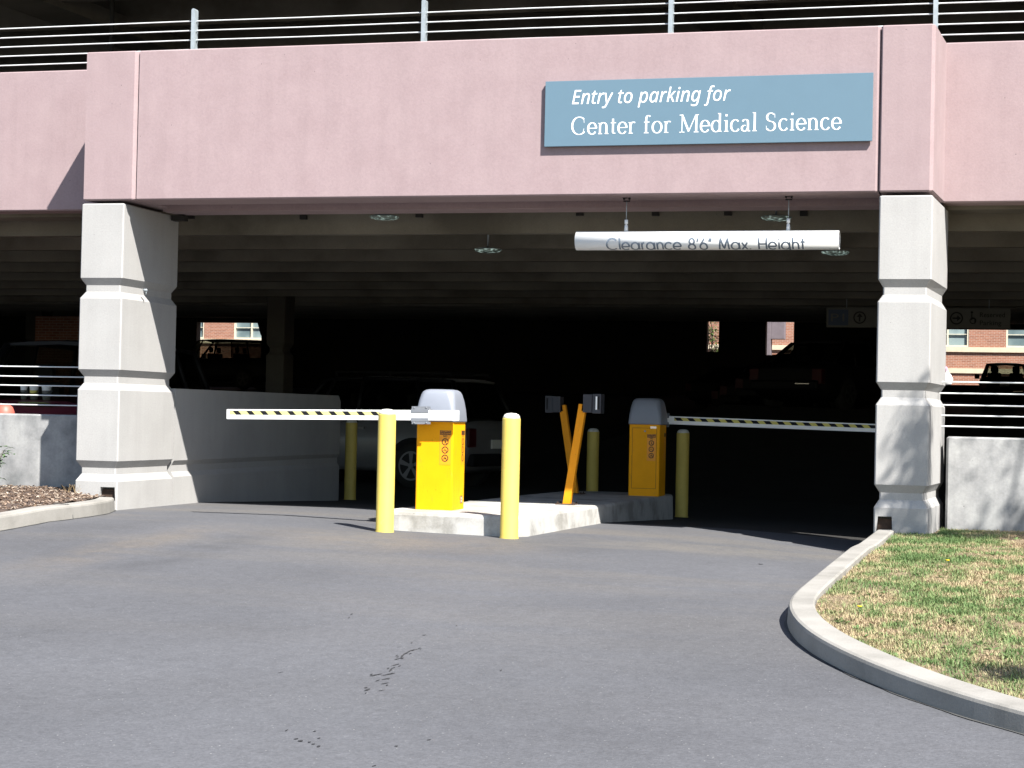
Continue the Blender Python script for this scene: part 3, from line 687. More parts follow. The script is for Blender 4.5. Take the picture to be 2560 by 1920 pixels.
# clearance pipe with wrapped thin lettering
PX0, PX1, PY, PZ, PR = -4.003, -1.617, .25, 2.623, .0865
cb = thing("clearance_bar", "white hanging pipe reading Clearance 8'6\" Max. Height", "clearance bar", ((PX0 + PX1) / 2, PY, PZ)); L = (PX1 - PX0) / 2
b = MB(); b.lathe((0, 0, 0), [(PR - .006, -L + .002), (PR - .006, -L), (PR, -L), (PR, L), (PR - .006, L), (PR - .006, L - .05)], 48, axis='X'); b.build("pipe", 'pvc', cb)
for hx in (-3.543, -2.07):
    x = hx - (PX0 + PX1) / 2; top = 3.015 - PZ
    b = MB(); b.cyl((x, 0, PR + .10), (x, 0, top - .03), .0042, n=8); h = b.build("hanger", 'steel', cb)
    b = MB(); b.box((x - .03, -.02, top - .018), (x - .018, .02, top + .006)); b.box((x + .018, -.02, top - .018), (x + .03, .02, top + .006)); b.box((x - .035, -.022, top - .004), (x + .035, .022, top + .002)); b.cyl((x - .03, 0, top - .03), (x + .03, 0, top - .03), .006, n=8); b.build("hook", 'black', h)
    b = MB(); b.cyl((x, 0, PR - .004), (x, 0, PR + .055), .019, .015, n=14); b.cyl((x, 0, PR + .065), (x, 0, PR + .105), .016, n=14); b.cyl((x, 0, PR + .05), (x, 0, PR + .07), .009, n=10); b.build("turnbuckle", 'white', h)
def arc(cx, cz, r, a0, a1, n=16, rz=None): rz = r if rz is None else rz; return [(cx + r * math.cos(R(a0 + (a1 - a0) * i / n)), cz + rz * math.sin(R(a0 + (a1 - a0) * i / n))) for i in range(n + 1)]
X_ = .68                                        # x height, cap height 1
GL = {'C': (1.02, [arc(.5, .5, .5, 42, 318, 24)]), 'l': (.22, [[(.08, 0), (.08, 1.02)]]),
      'e': (.78, [arc(.35, .34, .34, 0, 318, 20), [(.01, .34), (.69, .34)]]), 'a': (.84, [arc(.36, .34, .34, 0, 360, 22), [(.72, 0), (.72, .68)]]),
      'r': (.42, [[(.08, 0), (.08, .68)], arc(.34, .42, .26, 180, 100, 6)]), 'n': (.70, [[(.08, 0), (.08, .68)], arc(.33, .42, .25, 180, 0, 12) + [(.58, 0)]]),
      'c': (.70, [arc(.35, .34, .34, 45, 315, 20)]), '8': (.72, [arc(.34, .76, .22, 0, 360, 18), arc(.34, .28, .30, 0, 360, 20, .27)]), "'": (.20, [[(.10, 1.0), (.05, .74)]]),
      '6': (.72, [arc(.34, .31, .31, 0, 360, 22), [(.07, .47), (.42, 1.0)]]), '"': (.34, [[(.10, 1.0), (.05, .74)], [(.24, 1.0), (.19, .74)]]),
      'M': (1.06, [[(.06, 0), (.17, 1.0), (.49, .12), (.81, 1.0), (.92, 0)]]), 'x': (.60, [[(.03, 0), (.53, .68)], [(.03, .68), (.53, 0)]]), '.': (.24, [[(.08, 0.0), (.08, .10)]]),
      'H': (.86, [[(.08, 0), (.08, 1.0)], [(.74, 0), (.74, 1.0)], [(.08, .54), (.74, .54)]]), 'i': (.22, [[(.08, 0), (.08, .68)], [(.08, .86), (.08, .97)]]),
      'g': (.84, [arc(.36, .34, .34, 0, 360, 22), [(.72, .68), (.72, -.05)] + arc(.37, -.05, .35, 0, -150, 12)[1:]]), 'h': (.70, [[(.08, 0), (.08, 1.02)], arc(.33, .42, .25, 180, 0, 12) + [(.58, 0)]]),
      't': (.40, [[(.18, 0), (.18, .95)], [(.0, .68), (.38, .68)]]), ' ': (.42, [])}
def stroke_text(s, width, cap, lw, place, extra=.06):
    """ribbons along the strokes; place(u, v, lift) gives the 3D point"""
    tot = sum(GL[c][0] + extra for c in s) - extra; k = width / tot; b = MB(); u0_ = 0; n_ = 0
    for c in s:
        for line in GL[c][1]:
            P = []
            for i in range(len(line) - 1):
                (ax, az), (bx, bz) = line[i], line[i + 1]; m_ = max(1, int(math.hypot(bx - ax, bz - az) * cap / .012))
                for q in range(m_): P.append((ax + (bx - ax) * q / m_, az + (bz - az) * q / m_))
            P.append(line[-1]); n_ += 1; vs = []
            P = [((u0_ + p[0]) * k, p[1] * cap) for p in P]
            for i, p in enumerate(P):
                a_, c_ = P[max(i - 1, 0)], P[min(i + 1, len(P) - 1)]; dx, dz = c_[0] - a_[0], c_[1] - a_[1]; l_ = math.hypot(dx, dz) or 1
                nx_, nz_ = -dz / l_ * lw / 2, dx / l_ * lw / 2; lf = .0008 + .00025 * (n_ % 4)
                vs += [place(p[0] + nx_, p[1] + nz_, lf), place(p[0] - nx_, p[1] - nz_, lf)]
            b.add(vs, [(2 * i, 2 * i + 1, 2 * i + 3, 2 * i + 2) for i in range(len(P) - 1)])
        u0_ += GL[c][0] + extra
    return b
def on_pipe(u, v, lf):
    a = R(8) + (-(.118 - v)) / PR; return (-.894 + u, -math.cos(a) * (PR + lf), math.sin(a) * (PR + lf))
SG = {'C': (.72, [arc(.37, .5, .33, 48, 318, 26, .5)], [((.585, .86), (.60, .66)), ((.595, .34), (.56, .12))]),
      'e': (.46, [arc(.225, .33, .19, 0, 325, 20, .33), [(.035, .345), (.415, .345)]], []),
      'n': (.54, [[(.10, 0), (.10, .64)], arc(.25, .44, .15, 165, 0, 10, .21) + [(.40, 0)]], [(.02, .20, 0), (.32, .50, 0), (.01, .10, .62)]),
      't': (.31, [[(.13, .86), (.13, .12)] + arc(.20, .10, .07, 180, 310, 6), [(.02, .63), (.27, .63)]], []),
      'r': (.38, [[(.10, 0), (.10, .64)], arc(.235, .46, .12, 165, 50, 7, .19)], [(.02, .22, 0), (.01, .10, .62)]),
      'f': (.34, [[(.12, 0)] + [(.12, .80)] + arc(.22, .82, .10, 180, 40, 8, .18)[1:], [(.02, .63), (.28, .63)]], [(.02, .24, 0)]),
      'o': (.52, [arc(.25, .33, .205, 0, 360, 24, .33)], []),
      'M': (.92, [[(.13, 0), (.13, .98)], [(.13, 1.0), (.44, .06)], [(.44, .06), (.76, 1.0)], [(.78, 0), (.78, .98)]], [(.01, .25, 0), (.67, .89, 0), (.01, .16, .985), (.75, .89, .985)]),
      'd': (.54, [arc(.23, .32, .19, 35, 325, 18, .32), [(.40, .02), (.40, 1.04)]], [(.40, .49, .01), (.31, .40, 1.03)]),
      'i': (.26, [[(.12, 0), (.12, .64)], [(.12, .86), (.12, .97)]], [(.02, .22, 0), (.02, .12, .62)]),
      'c': (.45, [arc(.23, .33, .19, 45, 325, 18, .33)], []),
      'a': (.46, [arc(.195, .50, .13, 160, 20, 8, .16)[:-1] + [(.315, .46), (.315, .06)] + arc(.37, .07, .055, 200, 320, 4), arc(.165, .17, .125, 70, 360, 14, .165)], []),
      'l': (.26, [[(.12, 0), (.12, 1.04)]], [(.02, .22, 0), (.02, .12, 1.03)]),
      'S': (.56, [arc(.25, .76, .17, 40, 250, 12, .23) + arc(.25, .26, .19, 62, -145, 14, .26)], [((.42, .95), (.43, .72)), ((.06, .05), (.05, .28))]), ' ': (.26, [], [])}
def serif_text(s, width, cap, thick, thin, place, extra=.035):
    """broad-nib letters: upright strokes thick, level strokes thin, small flat serifs"""
    tot = sum(SG[c][0] + extra for c in s) - extra; k = width / tot; b = MB(); u0_ = 0; n_ = 0
    for c in s:
        lines = [(l_, None) for l_ in SG[c][1]]
        for q in SG[c][2]:
            if len(q) == 3: z_ = q[2] + (.018 if q[2] < .3 else 0); lines.append(([(q[0], z_), (q[1], z_)], .036 * cap))
            else: lines.append((list(q), .022 * cap))
        for line, fixw in lines:
            P = []
            for i in range(len(line) - 1):
                (ax, az), (bx, bz) = line[i], line[i + 1]; m_ = 2
                for q in range(m_): P.append((ax + (bx - ax) * q / m_, az + (bz - az) * q / m_))
            P.append(line[-1]); n_ += 1; vs = []; P = [((u0_ + p[0]) * k, p[1] * cap) for p in P]
            for i, p in enumerate(P):
                a_, c_ = P[max(i - 1, 0)], P[min(i + 1, len(P) - 1)]; dx, dz = c_[0] - a_[0], c_[1] - a_[1]; l_ = math.hypot(dx, dz) or 1
                w_ = fixw or (thin + (thick - thin) * abs(dz / l_) ** 1.4)
                if c == 'M' and line[0][1] == 0 and line[0][0] < .3: w_ = thin
                if c == 'M' and line[0][0] == .44: w_ = thin * 1.1
                nx_, nz_ = -dz / l_ * w_ / 2, dx / l_ * w_ / 2; lf = .0005 + .0002 * (n_ % 4)
                vs += [place(p[0] + nx_, p[1] + nz_, lf), place(p[0] - nx_, p[1] - nz_, lf)]
            b.add(vs, [(2 * i, 2 * i + 1, 2 * i + 3, 2 * i + 2) for i in range(len(P) - 1)])
        u0_ += SG[c][0] + extra
    return b
serif_text("Center for Medical Science", 2.42, .158, .0175, .0060, lambda u, v, lf: (.250 + u, -.0355 - lf, .108 + v)).build("lettering_bottom", 'letter', sg, fix=False)
stroke_text("Clearance 8'6\" Max. Height", 1.795, .118, .0155, on_pipe).build("lettering", 'grey_letter', cb, fix=False)

# hanging direction board deep inside
hb = thing("hanging_sign", "dim hanging direction board with P1, arrows and wheelchair symbol", "sign", (-2.96, 12.3, 2.45))
b = MB(); b.box((0, -.02, 0), (2.71, .02, .30), bev=.004); b.build("board", 'board', hb)
b = MB(); b.box((.03, -.026, .03), (.33, -.021, .27)); b.build("level_panel", 'navy', hb)
text_mesh("P1", "lettering", 'board', hb, .07, -.028, .09, .2, .17)
def ring_mb(cx, cz, r, w_, y, n=28):
    b = MB(); vs = [(cx + math.cos(2 * math.pi * i / n) * q, y, cz + math.sin(2 * math.pi * i / n) * q) for q in (r, r - w_) for i in range(n)]
    b.add(vs, [(i, (i + 1) % n, n + (i + 1) % n, n + i) for i in range(n)]); return b
for cx, a in ((.50, 0), (1.93, -90)):
    b = ring_mb(cx, .15, .095, .02, -.022); mt = Matrix.Translation((cx, -.0215, .15)) @ Matrix.Rotation(R(-a), 4, 'Y')
    b.add([mt @ Vector(v) for v in ((-.012, 0, -.06), (.012, 0, -.06), (.012, 0, .02), (-.012, 0, .02))], [(0, 1, 2, 3)])
    b.add([mt @ Vector(v) for v in ((-.045, -.0005, .01), (.045, -.0005, .01), (0, -.0005, .065))], [(0, 1, 2)]); b.build("arrow", 'black', hb, fix=False)
b = ring_mb(2.17, .115, .05, .014, -.022); b.box((2.145, -.024, .12), (2.16, -.0215, .22)); b.box((2.145, -.024, .14), (2.20, -.0216, .155)); b.box((2.19, -.0245, .07), (2.205, -.0217, .15)); b.lathe((2.152, -.0225, .24), [(.018, .0), (.018, .002)], 12, axis='Y'); b.build("wheelchair_symbol", 'black', hb, fix=False)
text_mesh("Reserved", "lettering", 'black', hb, 2.27, -.0225, .17, .36, .10); text_mesh("Parking", "lettering", 'black', hb, 2.27, -.0225, .05, .31, .10)
b = MB()
for x in (.3, 1.35, 2.4): b.cyl((x, 0, .29), (x, 0, .85), .006, n=6)
b.build("hanger", 'steel', hb)

# ------------------------------------------------------------------ traffic island
IZ = .138
def island_outline(off=0.0):
    P = []
    def corner(cx, cy_, r, a0, a1, n=8):
        for i in range(n + 1): a = R(a0 + (a1 - a0) * i / n); P.append((cx + math.cos(a) * (r + off), cy_ + math.sin(a) * (r + off)))
    corner(-5.30, -.42, .28, 180, 262); P.append((-4.45, -.78 - off)); corner(-4.42, -.56, .24, -70, -8, 6); P.append((-4.12 + off, .9)); P.append((-4.06 + off, 1.9))
    corner(-4.03, 4.85, .12, 0, 70, 4); P.append((-4.6, 5.05 + off)); corner(-4.98, 4.75, .22, 90, 160); P.append((-5.33 - off, 3.2)); P.append((-5.42 - off, 1.2))
    return P
isl = thing("traffic_island", "pale concrete island carrying both gate machines, sunlit in front and shaded behind", "traffic island", (-4.7, 1.5, 0))
b = MB(); o0 = Vector((-4.7, 1.5, 0)); rs = []
for z, off in ((-.35, .012), (IZ - .03, .0), (IZ - .008, -.010), (IZ, -.03)): rs.append([Vector((x, y, z)) - o0 for x, y in island_outline(off)])
b.rings(rs); b.build("slab", 'island', isl)
def saw(pts, name="joint"):
    b = MB()
    for a, c in zip(pts[:-1], pts[1:]): b.cyl(Vector(a) - o0, Vector(c) - o0, .0045, n=6, smooth=False)
    b.build(name, 'seam_dark', isl)
saw([(-4.093, 1.62, -.04), (-4.083, 1.62, IZ - .015), (-4.11, 1.62, IZ), (-5.40, 1.62, IZ)])
saw([(-5.20, -.705, -.04), (-5.20, -.70, IZ - .012)])

# ------------------------------------------------------------------ bollards
BH = 1.075
bo = thing("bollard", "tall pale yellow bollard at the left front corner of the island", "bollard", (-5.388, -.94, g(-5.388, -.94)), group="yellow bollards guarding the gates")
b = MB(); b.lathe((0, 0, 0), [(.083, -.1), (.083, .004), (.0785, .02), (.0780, BH - .055), (.0765, BH - .045)], 32); b.build("sleeve", 'bollard', bo)
b = MB(); b.lathe((0, 0, 0), [(.0745, BH - .052), (.072, BH - .032), (.060, BH - .013), (.038, BH - .003), (.012, BH)], 28); b.build("cap", 'bollard_top', bo)
for x, y, lb, dz in ((-4.262, -.93, "tall pale yellow bollard at the right front corner of the island", 0), (-8.69, 7.1, "shaded bollard past the end of the left lane wall", 0), (-5.40, 7.2, "shaded bollard behind the two leaning card reader posts", 0), (-4.045, 6.2, "shaded bollard right of the rear gate machine", 0)):
    c = copy_tree(bo); c.location = (x, y, g(x, y) + dz); c["label"] = lb

# ------------------------------------------------------------------ gate machines
CW, CD, CH0, CH1 = .370, .40, .812, 1.098
def sq_ring(hx, hy, cx, cy_, z, r, n=5):
    P = []
    for sx_, sy_, a0 in ((1, 1, 0), (-1, 1, 90), (-1, -1, 180), (1, -1, 270)):
        for i in range(n + 1): a = R(a0 + 90 * i / n); P.append((cx + sx_ * (hx - r) + math.cos(a) * r, cy_ + sy_ * (hy - r) + math.sin(a) * r, z))
    return P
def picto(kind, cx, cz, y, k):
    b = MB(); q = lambda pts: b.add([(cx + u * k, y, cz + v * k) for u, v in pts], [tuple(range(len(pts)))])
    ell = lambda u0_, v0_, r_, n=10: q([(u0_ + math.cos(2 * math.pi * i / n) * r_, v0_ + math.sin(2 * math.pi * i / n) * r_) for i in range(n)])
    if kind == 0: ell(.05, .55, .13); q([(-.1, .38), (.18, .38), (.22, -.05), (.1, -.1), (.3, -.6), (.18, -.62), (0, -.2), (-.25, -.6), (-.36, -.55), (-.08, .0)])
    elif kind == 1: ell(-.35, -.2, .17); ell(.35, -.2, .17); q([(-.3, -.15), (.05, .3), (.35, .3), (.35, .22), (.1, .2), (-.2, -.2)])
    else: ell(-.38, -.25, .19); ell(.38, -.25, .19); q([(-.35, -.15), (-.1, .15), (.3, .2), (.4, -.1), (0, -.2)]); ell(.05, .42, .12); q([(-.1, .1), (.05, .35), (.2, .3), (.1, .1)])
    return b
def warning_label(parent, x, y, z, W, H, side='XZ'):
    """amber label with black header, NO and three prohibition rings; stands in the XZ plane facing -Y"""
    lab = thing_part("warning_label", parent)
    b = MB(); b.box((x, y - .0012, z), (x + W, y, z + H)); lp = b.build("warning_label", 'label', parent)
    ch = []
    b = MB(); b.box((x + .003, y - .0020, z + H * .865), (x + W - .003, y - .0011, z + H - .003)); ch.append(b.build("header", 'label_mid', lp))
    ch.append(text_mesh("AUTOMATIC", "lettering", 'label', lp, x + .008, y - .0026, z + H * .945, W - .016, .020, bold=.01))
    ch.append(text_mesh("GATE ARM", "lettering", 'label', lp, x + .008, y - .0026, z + H * .882, W - .016, .020, bold=.01))
    ch.append(text_mesh("NO", "lettering", 'label_ink', lp, x + W * .33, y - .0018, z + H * .80, W * .34, .026, bold=.02))
    for k in range(3):
        cz = z + H * (.665 - .235 * k); cx = x + W / 2; r_ = W * .30
        rb = ring_mb(cx, cz, r_, .0085, y - .0020); c45 = r_ * .69
        rb.add([(cx - c45, y - .0023, cz + c45 + .004), (cx - c45 + .004, y - .0023, cz + c45), (cx + c45, y - .0023, cz - c45 + .002), (cx + c45 - .004, y - .0023, cz - c45 - .002)], [(0, 1, 2, 3)])
        p_ = picto(k, cx, cz, y - .0017, r_ * .9); rb.v_off = 0
        o_ = len(rb.v); rb.v += p_.v; rb.f += [tuple(i + o_ for i in q) for q in p_.f]; rb.mi += p_.mi; rb.sm += p_.sm
        rb.build("prohibition_symbol", 'label_ink', lp, fix=False)
    return lp
def thing_part(n, p): return None
def gate(name, label, loc, rz, boom_len, stripe_from, tilt, group="barrier gate machines on the island", tail=.30, door=False, nst=10, inverted=False, lw=.135):
    """local frame: cabinet front at y=0 (faces -Y), x 0..CW, z from 0; boom fixed to the front face and running to -X"""
    t_ = thing(name, label, "barrier gate", loc, rz, group)
    b = MB(); i_ = .010
    b.rings([sq_ring(CW / 2 - i_, CD / 2 - i_, CW / 2, CD / 2, z, .016) for z in (0, CH0)], smooth=False); cab = b.build("cabinet", 'yellow', t_)
    b = MB(); hp = [(CH0 - .012, CW / 2 + .004, CD / 2 + .004, .03), (CH0, CW / 2 + .006, CD / 2 + .006, .035), (CH0 + .10, CW / 2 - .001, CD / 2 - .002, .045), (CH0 + .18, CW / 2 - .012, CD / 2 - .014, .055), (CH0 + .235, CW / 2 - .024, CD / 2 - .028, .065), (CH0 + .262, CW / 2 - .036, CD / 2 - .042, .07), (CH0 + .277, CW / 2 - .055, CD / 2 - .062, .075), (CH0 + .283, CW / 2 - .085, CD / 2 - .09, .07), (CH1 - .002, .05, .05, .04)]
    b.rings([sq_ring(hx, hy, CW / 2, CD / 2, z, r_, 7) for z, hx, hy, r_ in hp], smooth=True); b.build("hood", 'hood', t_)
    # boom
    bz = .855; bh, bd = .092, .05; by = -.085
    mt = Matrix.Translation((.07, by, bz)) @ Matrix.Rotation(tilt, 4, 'Y')
    b = MB(); b.box((-boom_len, -bd / 2, -bh / 2), (tail, bd / 2, bh / 2), bev=.003, mtx=mt); bm_ = b.build("boom", 'white', t_)
    if inverted: faces = [(bd / 2 + .0012, 1)]
    else: faces = [(-bd / 2 - .0012, 1)]
    for yy, _ in ((-bd / 2 - .0012, 0), (bd / 2 + .0012, 0)):
        x1 = -stripe_from; x0 = -boom_len + .03; z0, z1 = -.004, .033
        b = MB(); b.add([mt @ Vector(v) for v in ((x0, yy, z0), (x1, yy, z0), (x1, yy, z1), (x0, yy, z1))], [(0, 1, 2, 3)]); b.build("reflective_tape", 'stripe_y' if inverted else 'tape_pale', bm_, fix=False)
        b = MB(); k = 0; x = x0 + .03
        sgn = (-1 if inverted else 1)
        while x + .09 < x1:
            y2 = yy * 1.02; sl = .036 * sgn; wd = lw * (.5 if inverted else .42)
            xa = x + (sl if sgn < 0 else 0)
            b.add([mt @ Vector(v) for v in ((x + max(sl, 0), y2, z0), (x + max(sl, 0) + wd, y2, z0), (x + max(-sl, 0) + wd, y2, z1), (x + max(-sl, 0), y2, z1))], [(0, 1, 2, 3)]); x += lw; k += 1
        if not inverted: b.add([mt @ Vector(v) for v in ((x1 - .02, yy * 1.02, z0), (x1, yy * 1.02, z0), (x1, yy * 1.02, z1), (x1 - .02, yy * 1.02, z1))], [(0, 1, 2, 3)])
        b.build("black_stripes", 'black', bm_, fix=False)
    for sg_, nm in ((1, "boom_bracket"), (-1, "boom_bracket")):
        b = MB(); z0 = bh / 2 * sg_
        b.box((-.075, -bd / 2 - .006, min(z0 - sg_ * .022, z0 + sg_ * .012)), (.09, .085, max(z0 - sg_ * .022, z0 + sg_ * .012)), bev=.002, mtx=mt)
        b.box((-.068, -bd / 2 - .004, min(z0 + sg_ * .012, z0 + sg_ * .034)), (.108, -bd / 2 + .004, max(z0 + sg_ * .012, z0 + sg_ * .034)), mtx=mt)
        for xx in (-.045, .07): b.lathe(mt @ Vector((xx, -bd / 2 - .004, z0 + sg_ * .022)), [(.008, 0), (.008, .004), (.004, .006)], 8, axis='Y')
        b.build(nm, 'bracket', t_)
    b = MB(); b.cyl((.07, by + .02, bz), (.07, .02, bz), .03, n=14); b.build("boom_hub", 'steel', t_)
    # warning labels: on the front and on the right side
    return t_, cab
M['tape_pale'] = plain("pale_yellow_tape", (.62, .56, .22), .5, vary=.03)
g1_, cab1 = gate("barrier_gate", "sunlit bright yellow gate machine at the front of the island with boom to the left", (-5.350, -.27, IZ), 0, 1.88, .247, -.0155, tail=.365)
warning_label(cab1, .232, .0095, .41, .108, .315)
# side label and plate on the right face
def side_label(parent, x, y, z, W, H):
    b = MB(); b.box((x, y, z), (x + .0012, y + W, z + H)); lp = b.build("warning_label", 'label', parent)
    b = MB(); b.box((x + .0011, y + .003, z + H * .86), (x + .002, y + W - .003, z + H - .003)); b.build("header", 'label_mid', lp)
    text_mesh("NO", "lettering", 'label_ink', lp, x + .0018, y + W * .33, z + H * .80, W * .34, .026, bold=.02, sub='YZ')
    for k in range(3):
        cz = z + H * (.665 - .235 * k); cy2 = y + W / 2; r_ = W * .32; rb = MB(); n = 24
        vs = [(x + .002, cy2 + math.cos(2 * math.pi * i / n) * q, cz + math.sin(2 * math.pi * i / n) * q) for q in (r_, r_ - .010) for i in range(n)]
        rb.add(vs, [(i, (i + 1) % n, n + (i + 1) % n, n + i) for i in range(n)]); c45 = r_ * .69
        rb.add([(x + .0023, cy2 - c45, cz + c45 + .004), (x + .0023, cy2 - c45 + .005, cz + c45), (x + .0023, cy2 + c45, cz - c45), (x + .0023, cy2 + c45 - .005, cz - c45 - .003)], [(0, 1, 2, 3)])
        rb.build("prohibition_symbol", 'label_ink', lp, fix=False)
side_label(cab1, CW - .0095, .255, .41, .108, .315)
b = MB(); b.box((CW - .0098, .27, .055), (CW - .0085, .33, .125)); pl = b.build("rating_plate", 'label_mid', cab1)
b = MB(); 
for k in range(4): b.box((CW - .0086, .275, .065 + k * .014), (CW - .0078, .325, .071 + k * .014))
b.build("plate_lines", 'bollard_top', pl)

# the rear machine is turned round: its door faces us and the boom is on its far side
g2_, cab2 = gate("barrier_gate", "shaded orange looking gate machine at the back of the island with boom to the right", (-3.925, 4.52, IZ), math.pi, 2.62, .135, -.0165, inverted=True, tail=.20, lw=.145)
b = MB()
dx0, dx1, dz0, dz1, yy = .048, .322, .085, .76, CD - .0095
for a, c in (((dx0, dz0), (dx1, dz0)), ((dx1, dz0), (dx1, dz1)), ((dx1, dz1), (dx0, dz1)), ((dx0, dz1), (dx0, dz0))):
    b.box((min(a[0], c[0]) - .002, yy - .0005, min(a[1], c[1]) - .002), (max(a[0], c[0]) + .002, yy + .0012, max(a[1], c[1]) + .002))
b.build("door_seam", 'seam', cab2)
lp2 = warning_label(cab2, 0, 0, 0, .10, .30)
lp2.matrix_local = Matrix.Translation((.125 + .03, CD - .0095, .395)) @ Matrix.Rotation(math.pi, 4, 'Z')
b = MB(); b.box((.052, CD - .0095, .735 + .02), (.12, CD - .0075, .735 + .047), bev=.001); b.build("silver_badge", 'chrome', cab2)
b = MB(); b.lathe((.180, CD - .0095, .725), [(.010, 0), (.010, -.004), (.004, -.005)], 12, axis='Y'); b.build("lock", 'steel', cab2)
side_c = MB(); side_c.box((.0085, .05, .40), (.0097, .15, .71)); lp3 = side_c.build("warning_label", 'label', cab2)
b = MB(); b.box((.0078, .053, .665), (.0088, .147, .705)); b.build("header", 'label_mid', lp3)

# card reader posts
def reader(label, base, lean, side, flip=False):
    t_ = thing("card_reader_post", label, "card reader", base, group="leaning card reader posts on the island")
    b = MB(); H_ = .99; w_ = .074; d_ = .07
    mt = Matrix.Rotation(lean, 4, 'Y'); c_ = .004
    n_ = H_ / math.cos(lean)
    b.rings([[mt @ Vector((x, y, z)) for x, y in ((-w_ / 2, -d_ / 2), (w_ / 2, -d_ / 2), (w_ / 2, d_ / 2), (-w_ / 2, d_ / 2))] for z in (.002, n_ - .06)])
    b.rings([[mt @ Vector((x, y, z)) for x, y in ((-w_ / 2, -d_ / 2), (-w_ / 2 + .036, -d_ / 2), (-w_ / 2 + .036, d_ / 2), (-w_ / 2, d_ / 2))] if side > 0 else [mt @ Vector((x, y, z)) for x, y in ((w_ / 2 - .036, -d_ / 2), (w_ / 2, -d_ / 2), (w_ / 2, d_ / 2), (w_ / 2 - .036, d_ / 2))] for z in (n_ - .06, n_ + .005)])
    b.build("post", 'post_yellow', t_)
    b = MB(); b.box((-.10, -.085, .001), (.10, .085, .010), bev=.002); bp = b.build("base_plate", 'rust', t_)
    for sx_ in (-1, 1):
        for sy_ in (-1, 1): q = MB(); q.cyl((sx_ * .08, sy_ * .065, .01), (sx_ * .08, sy_ * .065, .028), .009, n=6, smooth=False); q.build("bolt", 'rust', bp)
    hx = math.sin(lean) * H_ + side * .105; hz = H_ + .01
    b = MB(); b.box((hx - .09, -.07, hz - .085), (hx + .0, .09, hz + .095), bev=.004) if side > 0 else b.box((hx - .0, -.07, hz - .085), (hx + .09, .09, hz + .095), bev=.004)
    b.box((hx + (.002 if side > 0 else -.09), -.06, hz - .092), (hx + (.09 if side > 0 else -.002), .10, hz + .10), bev=.003)
    hd = b.build("reader_head", 'reader_grey', t_)
    q = MB(); e = hx + side * .045
    q.box((e - .009, -.063, hz - .055), (e + .007, -.0595, hz + .075)); q.build("reader_strip", 'white' if side > 0 else 'reader_grey', hd)
    q = MB(); q.box((e + .008 * side, -.0625, hz - .055), (e + .03 * side, -.0595, hz + .075)) if side > 0 else q.box((e - .03, -.0625, hz - .055), (e - .008, -.0595, hz + .075)); q.build("reader_window", 'black', hd)
    return t_
M['reader_grey'] = plain("reader_grey_case", (.022, .024, .032), .6, vary=.05)
reader("front card reader post, leaning right with a grey reader head on its right", (-4.372, 1.60, IZ), .145, 1)
reader("rear card reader post, leaning left with a dark reader head on its left", (-4.890, 4.12, IZ), -.165, -1)

